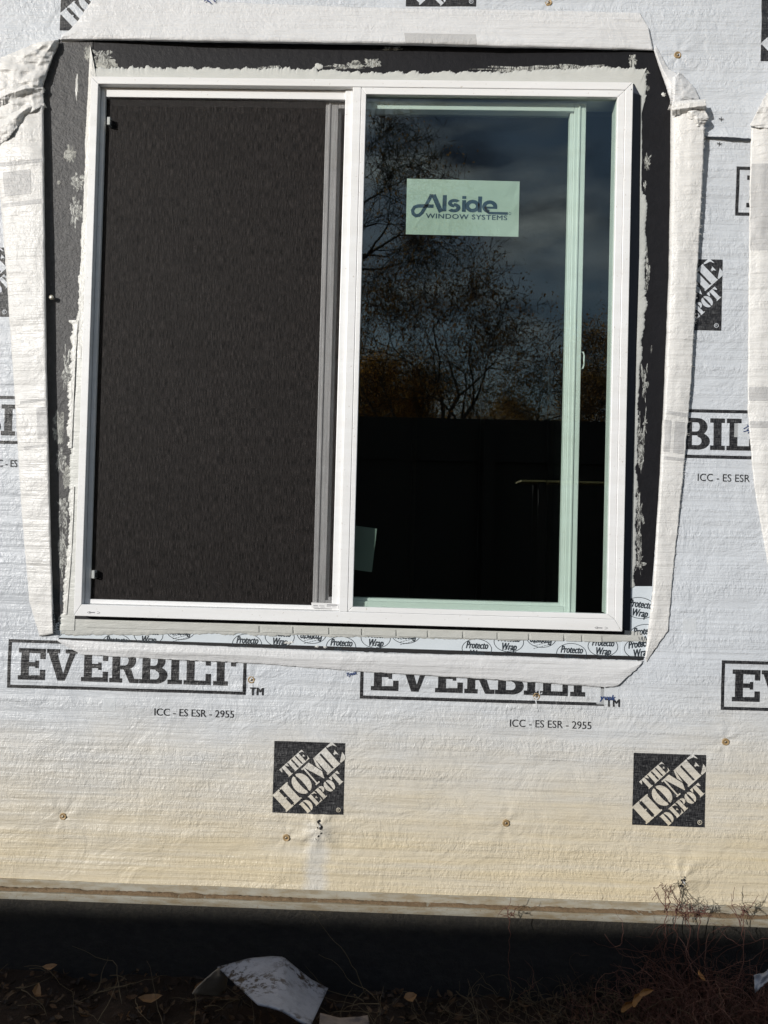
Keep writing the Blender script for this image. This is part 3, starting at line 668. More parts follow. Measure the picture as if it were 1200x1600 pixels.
for k, (P0, P1, hh) in enumerate((([(66,133),(40,131),(10,138),(-12,150)], [(70,145),(45,148),(15,160),(-12,172)], .030), ([(69,160),(45,160),(20,172),(-12,190)], [(70,167),(40,182),(15,215),(-12,235)], .026))):
    Sheet(P0, P1, [(0,.012,.016,.016,.014),(.4,.016,hh,hh,.020),(1,.014,.018,.018,.014)], .006, (.03,.02), n=70, m=24, seed=75+k).build('wrap_crease', M['flap'], tuck=.004)
FL['rdiag'] = Sheet([(1022,79),(1030,105),(1040,133),(1050,165)], [(1024,70),(1045,108),(1064,118),(1066,160)], [(0,.004,.006,.007,.008),(.3,.008,.012,.014,.016),(1,.0062,.0075,.012,.014)], .0015, (.03,.03), n=60, m=14, seed=81).build('wrap_flap', M['flapb'], 'narrow slanting fold at the upper right corner')
FL['rtri'] = Sheet([(1049,160),(1048,140),(1052,120),(1061,113)], [(1070,160),(1094,156),(1086,138),(1066,116)], [(0,.010,.016,.016,.010),(.12,.024,.026,.024,.014),(.5,.022,.022,.020,.012),(1,.014,.012,.009,.007)], .004, (.02,.02), n=60, m=30, seed=85).build('wrap_flap', M['flapb'], 'crumpled triangle of wrap at the upper right')
FL['rroll'] = Sheet([(1049,158),(1075,156),(1103,155)], [(1051,181),(1078,176),(1104,172)], [(0,.018,.026,.024),(.25,.030,.038,.034),(.6,.030,.040,.036),(1,.018,.026,.024)], .003, (.03,.02), n=50, m=24, seed=91).build('wrap_crease', M['flap'], 'cream folded roll at the top of the right flap')
FL['rknob'] = Sheet([(1068,174),(1075,184),(1086,196)], [(1100,170),(1108,184),(1099,199)], [(0,.020,.026,.020),(.4,.032,.036,.028),(1,.026,.028,.022)], .006, (.018,.018), n=40, m=30, seed=95).build('wrap_crease', M['flap'])
FL['slit'] = Sheet([(1098,196),(1135,199),(1180,203)], [(1098,213),(1135,214),(1180,217)], [(0,.0055,.0055,.0055),(.5,.008,.009,.008),(1,.012,.017,.014)], .0008, (.05,.02), n=50, m=12, seed=99).build('wrap_lap', M['wrap'], 'short loose lap right of the window', tuck=.0)
FL['far'] = Sheet([(1240,190),(1235,400),(1232,700),(1240,905)], [(1174,192),(1171,300),(1169,500),(1168,640),(1178,760),(1203,900)],
    [(0,.012,.012,.012),(.3,.024,.022,.018),(.7,.024,.020,.016),(1,.016,.013,.010)], .004, (.05,.06), n=160, seed=105, rag=1.1).build('wrap_flap', M['flap'], 'flap of wrap at the right edge of the photo')
FL['fartop'] = Sheet([(1240,120),(1240,200)], [(1198,146),(1186,168),(1172,196),(1186,200)], [(0,.014,.014),(.5,.030,.026),(1,.026,.020)], .006, (.03,.03), n=50, m=40, seed=111).build('wrap_crease', M['flap'])
# ink showing through the folded flaps
g = M['ghost']
def tspan(sh, v): # t for a given height in the picture on the fold line
    return float(np.interp(v, sh.A[:, 1], np.linspace(0, 1, sh.n)))
for v0, v1, r0, r1 in ((247,253,.0,1.),(262,300,.30,.9),(310,317,.0,1.)): FL['left'].patch(tspan(FL['left'], v0), tspan(FL['left'], v1), max(r0,.02), min(r1,.98), g)
for v0, v1, r0, r1 in ((621,626,.02,.85),(635,684,.02,.35),(693,697,.02,.8)): FL['left'].patch(tspan(FL['left'], v0), tspan(FL['left'], v1), r0, r1, g)
for v0, v1, r0, r1 in ((640,646,.05,.97),(655,705,.08,.36),(655,705,.5,.92),(712,717,.05,.97)): FL['right'].patch(tspan(FL['right'], v0), tspan(FL['right'], v1), r0, r1, g, .024)
FL['top'].patch((634-93)/928., (745-93)/928., .04, .32, g); FL['far'].patch(.09, .28, .55, .97, g); FL['far'].patch(.58, .61, .4, .97, g)
FL['far'].patch(.655, .67, .4, .97, g)

# ---- fasteners, patches, torn holes
def cap_mesh():
    prof = [(0, .0012), (.0018, .0016), (.0045, .0013), (.0062, .0024), (.0074, .0026), (.0080, .0012), (.0081, 0)]
    n = 24; V = [(0, -prof[0][1], 0)]; F = []
    for r, h in prof[1:]:
        V += [(r*math.cos(2*math.pi*i/n), -h, r*math.sin(2*math.pi*i/n)) for i in range(n)]
    F += [(0, 1+i, 1+(i+1)%n) for i in range(n)]
    for k in range(len(prof)-2): F += [(1+k*n+i, 1+(k+1)*n+i, 1+(k+1)*n+(i+1)%n, 1+k*n+(i+1)%n) for i in range(n)]
    return V, F
cap0 = None
for i, (x, z) in enumerate(CAPW):
    y = -float(wh(x, z)) + .0002
    if cap0 is None:
        V, F = cap_mesh(); cap0 = mesh('cap_fastener', V, F, M['cap'], wall, True); c = cap0
        V, F = tubes([([(0,-.0012,0),(0,-.0026,0),(0,-.0030,0)], [.0026,.0026,.0012])], 12); nail = mesh('nail_head', V, F, M['nail'], cap0, True)
    else:
        c = cap0.copy(); COL.objects.link(c); c.parent = wall; q = nail.copy(); COL.objects.link(q); q.parent = c
    c.location = (x, y, z); c.rotation_euler = (random.uniform(-.08,.08), random.uniform(0,6), random.uniform(-.08,.08))
x, z = XZ(81, 465, .01); V, F = tubes([([(0,0,0),(0,-.012,0),(0,-.0135,0),(0,-.014,0)], [.002,.0055,.0052,.001])], 14)
o = mesh('round_nail', V, F, plain('pale_metal', (.5,.48,.4), .3, (), 0, Metallic=.4), wall, True); o.location = (x, 0, z)
for (hx, hz), sc in zip(HOLES, (1., .75)):
    for k in range(9):
        a = random.uniform(0, 6.28); dx = random.gauss(0, .003)*sc; dz = random.uniform(-.018, .018)*sc
        r = random.uniform(.0016, .0040)*sc; pts = [(hx+dx+r*(1+random.uniform(-.4,.5))*math.cos(t), hz+dz+r*(1.2+random.uniform(-.5,.5))*math.sin(t)) for t in np.linspace(0, 6.28, 11)[:-1]]
        V = [(p[0], -float(wh(p[0], p[1]))-.0006, p[1]) for p in pts]; mesh('torn_hole', V, [tuple(range(10))], M['black'], wall)
    for k in range(6):
        p = Vector((hx+random.gauss(0,.006)*sc, 0, hz+random.uniform(-.02,.02)*sc)); p.y = -float(wh(p.x, p.z))
        q = p+Vector((random.uniform(-.006,.006), -.005, random.uniform(-.005,.005))); w = Vector((random.uniform(.001,.003), 0, random.uniform(-.002,.002)))
        mesh('torn_shred', [p-w, p+w, q+w*.6, q-w*.4], [(0,1,2,3)], M['flap'], wall)
def tape_patch(u0, u1, v0, v1, txt=None, rot=0, label=None, lift=.0009):
    c = XZ((u0+u1)/2, (v0+v1)/2, .006); w = (u1-u0)*.00147; h = (v1-v0)*.00147
    o = print_mesh('tape_patch', *polyset([rect(-w/2, w/2, -h/2, h/2)]), c[0], c[1], 1, rot, M['clear'], wrap, lift)
    if txt: letter('tape_print', txt, c[0]-w*.35, c[1]-h*.2, w=w*.7, h=h*.32, rot=rot, mat=M['blueink'], off=lift+.0006, bold=.05, shear=.2)
tape_patch(1067,1088,966,989); tape_patch(933,966,1077,1101,'yvek'); tape_patch(160,180,1091,1110); tape_patch(1148,1183,662,683)
x0, z0 = XZ(1160, 668, .008); letter('tape_print', 'Tyvek', x0, z0, w=.034, h=.013, rot=-.8, mat=M['blueink'], off=.0015, bold=.02, shear=.2)
x0, z0 = XZ(541, 1054, .012)
p = FL['bottom']; letter('tape_print', 'Tyvek', *XZ(541, 1057, .006), w=.024, h=.008, rot=.25, mat=M['blueink'], off=.0015, bold=.05, shear=.2)
letter('tape_print', 'Ty', *XZ(327, 8, .012), w=.022, h=.016, rot=.9, mat=M['blueink'], off=.008, bold=.03)
for (u, v) in ((1125,188),(1122,227),(803,27)):
    x, z = XZ(u, v); a = [((x+math.cos(k)*.006, -float(wh(x,z))-.0015, z+math.sin(k)*.005), (x-math.cos(k)*.005, -float(wh(x,z))-.002, z-math.sin(k)*.005)) for k in (.2, 1.5, 2.6)]
    V, F = tubes([(q, [.0006,.0004]) for q in a], 4); mesh('loose_thread', V, F, M['black'], wall)
# frayed threads along the right flap's free edge
paths = []
for k in range(120):
    t = random.random()*.85; p = Vector(FL['right'].P(np.array(t), np.array(.985))); paths.append(([p, p+Vector((random.uniform(.001,.006), random.uniform(-.003,.001), random.uniform(-.004,.004)))], [.0004,.0002]))
V, F = tubes(paths, 3); tag(mesh('frayed_edge', V, F, M['flap'], wall), kind='stuff')

# ------------------------------------------------------------------ starter flashing and foundation
fl = empty('starter_flashing', 'dirty pale metal ledge running along the foot of the wrap', 'ledge')
zt = -.6070; XW = 6
box('flashing_face', -XW, XW, -.0075, .0, zt-.014, zt+.004, M['flash'], fl, .0008)
box('flashing_shelf', -XW, XW, -.0290, -.0, zt-.0175, zt-.0140, M['flash'], fl)
box('flashing_lip', -XW, XW, -.0300, -.0268, zt-.0290, zt-.0138, M['flash'], fl, .0008)
xs_ = np.arange(-1.1, 1.3, .004); V = []
prof = [(-.0080, .0018), (-.013, .0026), (-.019, .0020), (-.0245, .0004)]
for y, h in prof: V.append(np.stack([xs_, y+noise(xs_/.02, xs_*0+y*900, 3)*.005, zt-.0140+np.maximum(h*(1+1.6*noise(xs_/.03, xs_*0, 9)+1.4*noise(xs_/.006, xs_*0+y*500, 4)), -.0003)], -1))
V = np.concatenate(V); n = len(xs_); mesh('ledge_dirt', V, [(r*n+i, (r+1)*n+i, (r+1)*n+i+1, r*n+i+1) for r in range(3) for i in range(n-1)], M['dirt'], fl, True)
fd = empty('foundation_wall', 'black coated foundation below the wrapped wall', 'foundation')
xs2 = np.concatenate([[-6, -3], np.arange(-1.2, 1.31, .012), [3, 6]]); zs2 = np.linspace(-1.6, zt-.0175, 60)
X, Z = np.meshgrid(xs2, zs2); Y = .001 + np.abs(noise(X*14, Z*14, 2))*.004 + np.abs(noise(X*4, Z*50, 4))*.003
n = len(xs2); mesh('foundation_face', np.stack([X, Y, Z], -1).reshape(-1, 3), [(j*n+i, j*n+i+1, (j+1)*n+i+1, (j+1)*n+i) for j in range(len(zs2)-1) for i in range(n-1)], M['found'], fd, True)
box('foundation_core', -6, 6, .009, .25, -1.6, -.642, M['black'], fd)

# ------------------------------------------------------------------ the window
win = empty('sliding_window', 'white vinyl sliding window with dark insect screen, set in the wrapped wall', 'window')
W2, HH, YF = .61, 1.2208, -.035
v = M['vinyl']; g_ = .0002
L_, R_, B_, T_ = -.593, .593, .026, 1.2038
prism('jamb', [(-W2, g_), (-W2, HH-g_), (L_, T_-g_), (L_, B_+g_)], YF, .012, v, win, .0012)
prism('jamb', [(W2, g_), (W2, HH-g_), (R_, T_-g_), (R_, B_+g_)], YF, .012, v, win, .0012)
prism('sill', [(-W2+g_, 0), (W2-g_, 0), (R_-g_, B_), (L_+g_, B_)], YF, .055, v, win, .0012)
prism('head', [(-W2+g_, HH), (W2-g_, HH), (R_-g_, T_), (L_+g_, T_)], YF, .055, v, win, .0012)
box('mullion', -.0155, .0035, YF+.001, -.0085, B_+.0002, T_-.0002, v, win, .0012)
# glazing beads round the fixed pane
bi = (.0150, .5765, .0375, 1.1880); bo = (.0042, .5926, .0264, 1.2034); yb = YF+.0012
def mit(a, b_, c, d): return [a, b_, c, d]
prism('glazing_bead', [(bo[0], bo[2]+g_), (bo[0], bo[3]-g_), (bi[0], bi[3]-g_), (bi[0], bi[2]+g_)], yb, -.022, v, win, .001)
prism('glazing_bead', [(bo[1], bo[2]+g_), (bo[1], bo[3]-g_), (bi[1], bi[3]-g_), (bi[1], bi[2]+g_)], yb, -.022, v, win, .001)
prism('glazing_bead', [(bo[0]+g_, bo[2]), (bo[1]-g_, bo[2]), (bi[1]-g_, bi[2]), (bi[0]+g_, bi[2])], yb, -.022, v, win, .001)
prism('glazing_bead', [(bo[0]+g_, bo[3]), (bo[1]-g_, bo[3]), (bi[1]-g_, bi[3]), (bi[0]+g_, bi[3])], yb, -.022, v, win, .001)
box('fixed_pane', bi[0]-.004, bi[1]+.004, -.0250, -.0247, bi[2]-.004, bi[3]+.004, M['glass'], win)
fp = win.children[-1] if win.children else None
box('inner_bead', bi[1], .590, -.0218, .010, bi[2], bi[3], v, win)
# sliding sash pushed open behind the fixed pane
sash = bpy.data.objects.new('sliding_sash', None); COL.objects.link(sash); sash.parent = win
ys = -.007
def sx(u, v): return XZ(u, v, -ys)
xl0, xl1 = sx(498.5, 560)[0], sx(518.5, 560)[0]; xr0, xr1 = sx(889.5, 560)[0], sx(908, 560)[0]
zb0, zb1 = sx(700, 962)[1], sx(700, 943)[1]; zt0 = sx(700, 171.5)[1]; zt1 = sx(700, 158)[1]
def member(nm, x0, x1, z0, z1, y0=ys): return box(nm, x0, x1, y0, y0+.030, z0, z1, v, sash, .0015)
member('stile', xl0, xl1, zb0, zt1); member('stile', xr0, xr1, zb0, zt1)
box('stile_lip', xl1+.0002, xl1+.006, ys+.008, ys+.026, zb1, zt0, v, sash, .001); box('stile_lip', xr0-.008, xr0-.0002, ys+.006, ys+.026, zb1, zt0, v, sash, .001)
box('stile_lip', xl0+.008, xl0+.011, ys-.003, ys, zb0+.001, zt1-.001, v, sash); box('stile_lip', xr0+.010, xr0+.013, ys-.003, ys, zb0+.001, zt1-.001, v, sash)
member('rail', xl1+.0002, xr0-.0002, zb0, zb1); member('rail', xl1+.0002, xr0-.0002, zt0, zt1)
box('rail_lip', xl1+.006, xr0-.008, ys+.006, ys+.026, zb1, zb1+.007, v, sash, .001)
box('sash_pane', xl1, xr0, ys+.0215, ys+.0218, zb1, zt0, M['glass2'], sash)
V, F = tubes([([(xr1-.002, ys+.010, z_), (xr1+.006, ys+.006, z_+.002*s), (xr1+.0075, ys+.004, z_+.010*s)], [.0016,.0018,.0018]) for z_, s in ((.585, 1), (.625, -1))] + [([(xr1+.0075, ys+.004, .594), (xr1+.0075, ys+.004, .616)], [.0018,.0018])], 8)
mesh('pull_handle', V, F, v, sash, True)
# stickers behind the glass
st = box('brand_sticker', *(0,)*0, 0, 0, 0, 0, 0, 0, M['paper'], win) if False else None
hS = .0240
c4 = [XZ(636,279,hS), XZ(812,283.5,hS), XZ(810,370,hS), XZ(634,366,hS)]
stk = prism('brand_sticker', c4[::-1], -.0240, -.0238, M['paper'], win); stk['label'] = 'pale green brand sticker on the glass'
ks = (c4[1][0]-c4[0][0])/1000.; ox, oz = c4[0]; r_ = math.atan2(c4[1][1]-c4[0][1], c4[1][0]-c4[0][0])
fh = flat(.0242)
def SP(zx, zy): # measured sticker units -> local
    a, b_ = (zx-95)*ks, -(zy-52)*ks; return (ox+a*math.cos(r_)-b_*math.sin(r_), oz+a*math.sin(r_)+b_*math.cos(r_))
def stroke(pts, w):
    out = []; n = len(pts)
    nor = []
    for i in range(n):
        a = pts[max(i-1, 0)]; b_ = pts[min(i+1, n-1)]; d = (b_[0]-a[0], b_[1]-a[1]); l_ = math.hypot(*d) or 1; nor.append((-d[1]/l_, d[0]/l_))
    for i in range(n-1):
        p, q = pts[i], pts[i+1]; a, b_ = nor[i], nor[i+1]
        out.append([(p[0]+a[0]*w/2, p[1]+a[1]*w/2), (q[0]+b_[0]*w/2, q[1]+b_[1]*w/2), (q[0]-b_[0]*w/2, q[1]-b_[1]*w/2), (p[0]-a[0]*w/2, p[1]-a[1]*w/2)])
    return out
A_ = stroke([(408,-345),(335,-192)], 42) + stroke([(300,-192),(345,-192)], 8)
loop = [(320,-192),(292,-250),(262,-312),(240,-355),(215,-378),(185,-384),(160,-365),(155,-335),(170,-308),(200,-296),(245,-294),(340,-294)]
A_ += stroke(loop, 32) + stroke([(905,-294),(790,-294)], 20) + stroke([(800,-316),(835,-342),(900,-342),(1000,-342)], 24)
# rounded letters s, d, e and strokes l, i
A_ += [rect(418,455,-338,-192), rect(592,628,-338,-232), rect(592,628,-222,-196), rect(733,768,-338,-196)]
A_ += arcband(686,-284,66,57,29,24,0,360,24) + arcband(838,-286,68,58,31,26,0,268,22)
A_ += arcband(524,-262,58,38,22,10,35,270,16) + arcband(520,-303,60,42,22,13,-145,90,16)
A_ += arcband(1018,-342,12,12,8,8,0,360,14)
print_mesh('sticker_lettering', *polyset([[((a-95)*ks, (b_+52)*ks) for a, b_ in p] for p in A_]), ox, oz, 1, r_, M['paper_ink'], stk, 0, fh, maxe=9)
x0, z0 = SP(275, 402); letter('sticker_lettering', 'WINDOW SYSTEMS', x0, z0, w=720*ks, h=42*ks, rot=r_, mat=M['paper_ink'], parent=stk, off=0, bold=.045, hf=fh, spacing=1.08)
c5 = [XZ(545,820,-.012), XZ(589,826,-.012), XZ(581,894,-.012), XZ(545,889,-.012)]
prism('paper_tag', c5[::-1], .0120, .0123, plain('shaded_tag_paper', (.20, .24, .22), .5), sash)['label'] = 'blank tilted paper tag on the sash glass'  # mullion's shadow is put into the tag's darker colour
# insect screen
scr = bpy.data.objects.new('insect_screen', None); COL.objects.link(scr); scr.parent = win
y0, y1 = -.020, -.0115; a0, a1, b0, b1 = L_+.001, -.0162, B_+.0006, T_-.0006
box('screen_rail', a0, a0+.010, y0, y1, b0, b1, v, scr, .001); box('screen_rail', a1-.0165, a1, y0-.004, y1, b0, b1, v, scr, .0015)
box('screen_rail', a0+.0102, a1-.0167, y0, y1, b1-.0205, b1, v, scr, .001); box('screen_rail', a0+.0102, a1-.0167, y0, y1, b0, b0+.010, v, scr, .001)
box('screen_cloth', a0+.009, a1-.016, -.0135, -.0133, b0+.009, b1-.020, M['screen'], scr)
for (u, vv) in ((173, 193), (149, 897)):
    x, z = XZ(u, vv, .016); box('screen_clip', x-.004, x+.003, -.028, -.0140, z-.009, z+.009, M['clip'], scr, .001); box('clip_shadow', x+.0032, x+.0055, -.025, -.0140, z-.007, z+.004, M['black'], scr)  # black box beside each clip stands for its cast shadow
# spec label on the lower right of the screen and small sill marks
q = [XZ(487,941,.0200), XZ(530,943,.0200), XZ(530,957,.0200), XZ(486,954,.0200)]
lb = prism('spec_label', q[::-1], -.0392, -.0390, M['label'], win) if False else prism('spec_label', [XZ(487,941,.0205), XZ(512,942,.0205), XZ(529,943,.0205), XZ(529,951,.0205), XZ(487,949.5,.0205)], -.0262, -.0245, M['label'], win)
lb['label'] = 'small printed specification label at the screen corner'
x0, z0 = XZ(490, 947, .0206)
for i, (dx, dz, w_, hh_, m_) in enumerate(((0,.001,.010,.0016,'greyink'),(.013,.001,.012,.0010,'greyink'),(.030,.0030,.024,.0022,'greyink'),(.030,-.0002,.010,.0008,'greyink'),(.042,-.0002,.010,.0008,'greyink'),(0,-.0020,.012,.0008,'greyink'),(.016,-.0018,.010,.0006,'greyink'))):
    print_mesh('label_print', *polyset([rect(0, w_, 0, hh_)]), x0+dx, z0+dz, 1, 0, M[m_], lb, 0, flat(.0264))
for (u, vv) in ((145,957),(938,981)):
    x, z = XZ(u, vv, .0352); V, F = tubes([([(x+.008*math.cos(t)*(1 if k else -1)+(.008 if k else -.004), -.0354, z+.0022*math.sin(t)) for t in np.linspace(-1.4,1.4,7)], [.0004]*7) for k in (0,1)] + [([(x-.008, -.0354, z), (x+.004, -.0354, z)], [.0009,.0009])], 4)
    mesh('weep_slot', V, F, M['greyink'], win)
x, z = XZ(986.5, 140, .035); mesh('corner_screw', *tubes([([(x,-.0345,z),(x,-.0358,z)], [.0013,.0011])], 8), M['greyink'], win)

# ------------------------------------------------------------------ on the ground at the foundation
def gz(x, y): 
    return float(-.818 - .03*min(max(-y, 0), 2) + max(0, min(1, 1-abs(x-.1)/1.6))*max(0, min(1, 1+(y+.1)/1.2))*(noise(x*9, y*9, 1)*.05 + noise(x*28, y*28, 2)*.022))
def leaf(V, F, c, L0, W0, a, tilt, curl):
    R3 = Matrix.Rotation(a, 3, 'Z') @ Matrix.Rotation(tilt, 3, 'X'); b_ = len(V)
    for (s_, w) in ((0, 0), (.25, .8), (.55, 1), (.8, .6), (1, 0)):
        for sd_ in ((0,) if w == 0 else (-1, 0, 1)):
            p = Vector(((s_-.5)*L0, sd_*w*W0/2, curl*L0*((s_-.5)**2)*2 + (abs(sd_)*W0*.25))); V.append(tuple(R3 @ p + c))
    F += [(b_, b_+1, b_+2), (b_, b_+2, b_+3), (b_+1, b_+4, b_+5, b_+2), (b_+2, b_+5, b_+6, b_+3), (b_+4, b_+7, b_+8, b_+5), (b_+5, b_+8, b_+9, b_+6), (b_+7, b_+10, b_+8), (b_+8, b_+10, b_+9)]
for k in range(4):
    V, F = [], []
    for i in range(620):
        x = random.uniform(-1.0, 1.15); y = -abs(random.gauss(0, .32))-.01; 
        leaf(V, F, Vector((x, y, gz(x, y)+random.uniform(.002,.02))), random.uniform(.008,.032), random.uniform(.003,.011), random.uniform(0,6.3), random.uniform(-.8,.8), random.uniform(-.8,.9))
    tag(mesh('leaf_litter', V, F, M['leaf'][k], None, False), 'scattered dry brown leaves lying on the soil below the foundation, tone %s' % ('orange brown','dark brown','pale tan','blackened')[k], 'leaves', None, 'stuff')
def wander(p, d, n, step, bend, r0, r1, grav=0):
    pts = [p.copy()]; d = d.normalized()
    for i in range(n):
        d = (d + Vector((random.gauss(0,bend), random.gauss(0,bend), random.gauss(0,bend)-grav))).normalized(); p = p + d*step; pts.append(p.copy())
    return pts, list(np.linspace(r0, r1, n+1)), d
paths = []
for i in range(240):
    x = random.uniform(-1, 1.15); y = -random.uniform(.01, .7); p = Vector((x, y, gz(x, y)+random.uniform(0,.03)))
    pts, rr, _ = wander(p, Vector((random.uniform(-1,1), random.uniform(-.6,.6), random.uniform(-.1,.5))), random.randint(5,14), .016, .22, random.uniform(.0006,.0016), .0003, .05)
    for q in pts: q.y = min(q.y, -.006)
    paths.append((pts, rr))
V, F = tubes(paths, 4); tag(mesh('fallen_twigs', V, F, M['straw'], None, True), 'thin pale twigs and dead stems strewn over the soil', 'twigs', None, 'stuff')
# dead bush at the right
bush = empty('dead_bush', 'tangled dead reddish brush against the foundation at the right', 'bush', (0,0,0))
def brush(cx, cy, spread, n, zr, hmax, mat, r0=.0014, wild=.26, name='stem', lean=0):
    P = []
    for i in range(n):
        x = cx+random.gauss(0, spread); y = min(-.02, cy+random.gauss(0, .07)); p = Vector((x, y, gz(x, y)-.01))
        ln = random.uniform(.25, 1.)*hmax; k = max(5, int(ln/.016))
        pts, rr, d = wander(p, Vector((random.gauss(lean,.55), random.gauss(0,.3), random.uniform(.4,1.2))), k, .016, wild, random.uniform(.6,1.3)*r0, .0004, .03)
        for q in pts: q.y = min(q.y, -.012); q.z = max(q.z, -.86)
        P.append((pts, rr))
        for j in range(random.randint(1, 4)):
            b_ = random.randint(1, len(pts)-2); p2, r2, _ = wander(pts[b_], Vector((random.gauss(0,1), random.gauss(0,.5), random.gauss(.3,.7))), random.randint(4,10), .011, .35, .0007, .0003, 0)
            for q in p2: q.y = min(q.y, -.012)
            P.append((p2, r2))
    V, F = tubes(P, 4); return tag(mesh(name, V, F, mat, bush, True), kind='stuff')
bx, _ = XZ(1110, 1520); brush(bx, -.10, .13, 330, 0, .17, M['twig_red'], .0011, .30, 'twig_mass')
brush(XZ(1060, 1560)[0], -.14, .17, 200, 0, .14, M['twig'], .0012, .3, 'twig_mass'); brush(XZ(900, 1560)[0], -.10, .16, 60, 0, .10, M['straw'], .0008, .25, 'twig_mass')
brush(XZ(1085, 1500)[0], -.07, .07, 150, 0, .34, M['twig_red'], .0010, .26, 'twig_mass')
# upright sprigs reaching the sunlit ledge
def sprig(u, vtop, h=.06, n=5, sp=14):
    P = []; base = Vector(at(u, 1450, h)); 
    P.append((list(Vector(at(u+random.uniform(-3,3), 1560-(1560-1420)*k/14, h)) for k in range(15)), [.0009]*15))
    for i in range(n):
        a = Vector(at(u+random.uniform(-4,4), 1430+random.uniform(-8,16), h)); t = Vector(at(u+random.uniform(-sp,sp), vtop+random.uniform(0,28), h+random.uniform(-.01,.02)))
        pts = []
        for k in range(8):
            s_ = k/7; pts.append(a.lerp(t, s_)+Vector((random.gauss(0,.0022), random.gauss(0,.002), random.gauss(0,.002))))
        P.append((pts, list(np.linspace(.0011, .0005, 8))))
        for j in range(3):
            b_ = pts[random.randint(2,6)]; pp, r2, _ = wander(b_, Vector((random.gauss(0,1), random.gauss(0,.3), random.gauss(.5,.6))), 5, .006, .4, .0007, .0004); P.append((pp, r2))
    V, F = tubes(P, 4); return mesh('sprig', V, F, M['twig_red'], bush, True)
sprig(1040, 1374, n=4, sp=22); sprig(1056, 1404, n=3, sp=30); sprig(1076, 1400, n=4, sp=30); sprig(1092, 1408, n=4, sp=18); sprig(1160, 1388, n=4, sp=20); sprig(796, 1408, n=2, sp=12)
for (u, vv, L0, W0, a, t) in ((990,1562,.06,.016,.9,1.2),(975,1572,.05,.014,.7,1.3),(1092,1525,.035,.014,1.6,1.4),(1005,1550,.04,.012,.5,1.2)):
    V, F = [], []; leaf(V, F, Vector(at(u, vv, .20)), L0, W0, a, t, .4); mesh('dry_leaf', V, F, plain('amber_leaf', (.28,.13,.035), .6), bush)
# big curled dry leaves lying about
for i, (u, vv, L0, W0, a) in enumerate(((78,1512,.03,.013,.3),(235,1562,.05,.018,.2),(55,1555,.05,.02,2.),(210,1585,.045,.02,.9),(640,1560,.03,.02,.4),(130,1590,.05,.02,2.6),(310,1545,.04,.016,1.2))):
    V, F = [], []; p = Vector(at(u, vv, .12)); leaf(V, F, p, L0, W0, a, .5, .5)
    tag(mesh('dry_leaf', V, F, plain('curled_leaf', (.20,.11,.05), .6)), ('small tan leaf standing against the foundation at far left','long curled brown leaf left of the white scrap sheet','brown leaf in the lower left soil near the photo edge','curled leaf in the lowest soil below the long leaf','rounded leaf right of the white scrap sheet','twisted leaf at the bottom edge, left part','thin leaf just left of the bent sheet')[i], 'leaf', 'large dry leaves')
# bent dirty white sheet
def scrap(name, A, B, hA, hB, mat, label, n=40, m=24, arch=.02, seed=0):
    A = resample(A, n); B = resample(B, n); V = []
    for j in range(m):
        r = j/(m-1); q = A*(1-r)+B*r; t = np.linspace(0, 1, n)
        h = hA*(1-r)+hB*r + .010*noise(t*4, t*0+r*3, seed)+.005*noise(t*11, t*0+r*8, seed+1)+ .0*arch; V.append(at(q[:, 0], q[:, 1], h))
    V = np.concatenate(V); F = [(r*n+i, r*n+i+1, (r+1)*n+i+1, (r+1)*n+i) for r in range(m-1) for i in range(n-1)]
    return mesh(name, V, F, mat, None, True)
sc = empty('bent_sheet', 'bent dirty white scrap sheet lying against the foundation', 'scrap')
o = scrap('sheet_face', [(340,1513),(390,1499),(425,1496),(442,1497),(460,1512),(485,1532),(512,1546)], [(403,1571),(420,1575),(440,1581),(452,1588),(465,1596),(475,1601),(484,1606)], .10, .30, M['sheet'], '', seed=4); o.parent = sc
o.modifiers.new('thickness', 'SOLIDIFY').thickness = .003
o = scrap('sheet_return', [(340,1513),(355,1524),(352,1545),(340,1556)], [(336,1516),(322,1528),(306,1543),(300,1552)], .10, .16, M['sheet_back'], '', n=16, m=8, seed=6); o.parent = sc
o.modifiers.new('thickness', 'SOLIDIFY').thickness = .003
o = scrap('scrap_strip', [(500,1584),(530,1592),(575,1588)], [(498,1612),(535,1620),(578,1610)], .30, .34, plain('muddy_strip', (.13, .10, .09), .7, ((90, .004, .6),), (60, .7)), '', n=20, m=8, seed=8)
o.modifiers.new('thickness', 'SOLIDIFY').thickness = .002; tag(o, 'small torn white strip in the dirt at the bottom edge', 'scrap')
o = scrap('plastic_shred', [(1204,1512),(1194,1520),(1178,1524)], [(1204,1530),(1192,1540),(1180,1552)], .16, .18, plain('white_plastic', (.30,.32,.38), .35), '', n=16, m=10, seed=10)
o.modifiers.new('thickness', 'SOLIDIFY').thickness = .001; tag(o, 'crumpled white plastic shred caught in the brush at right', 'plastic')
# loose stones
for i, (u, y, lab_) in enumerate(((530,-.10,'small brown stone at the foot of the foundation, right of the white scrap sheet'),(562,-.14,'flat reddish stone above the torn white strip in the soil'),(655,-.12,'lone brown stone in the soil between the scrap sheet and the brush'),(150,-.2,'small stone among dead leaves in the lower left soil'))):
    x, _ = XZ(u, 1560)
    bm = bmesh.new(); bmesh.ops.create_icosphere(bm, subdivisions=2, radius=random.uniform(.006,.016))
    for q in bm.verts: q.co *= 1+.5*float(noise(q.co.x*90+i*7, q.co.y*90+q.co.z*70, i))
    o = bmobj('stone', bm, M['soil'], None, True); o.location = (x, y, gz(x, y)+.006); o.scale.z = .7
    tag(o, lab_, 'stone', 'stones on the soil')

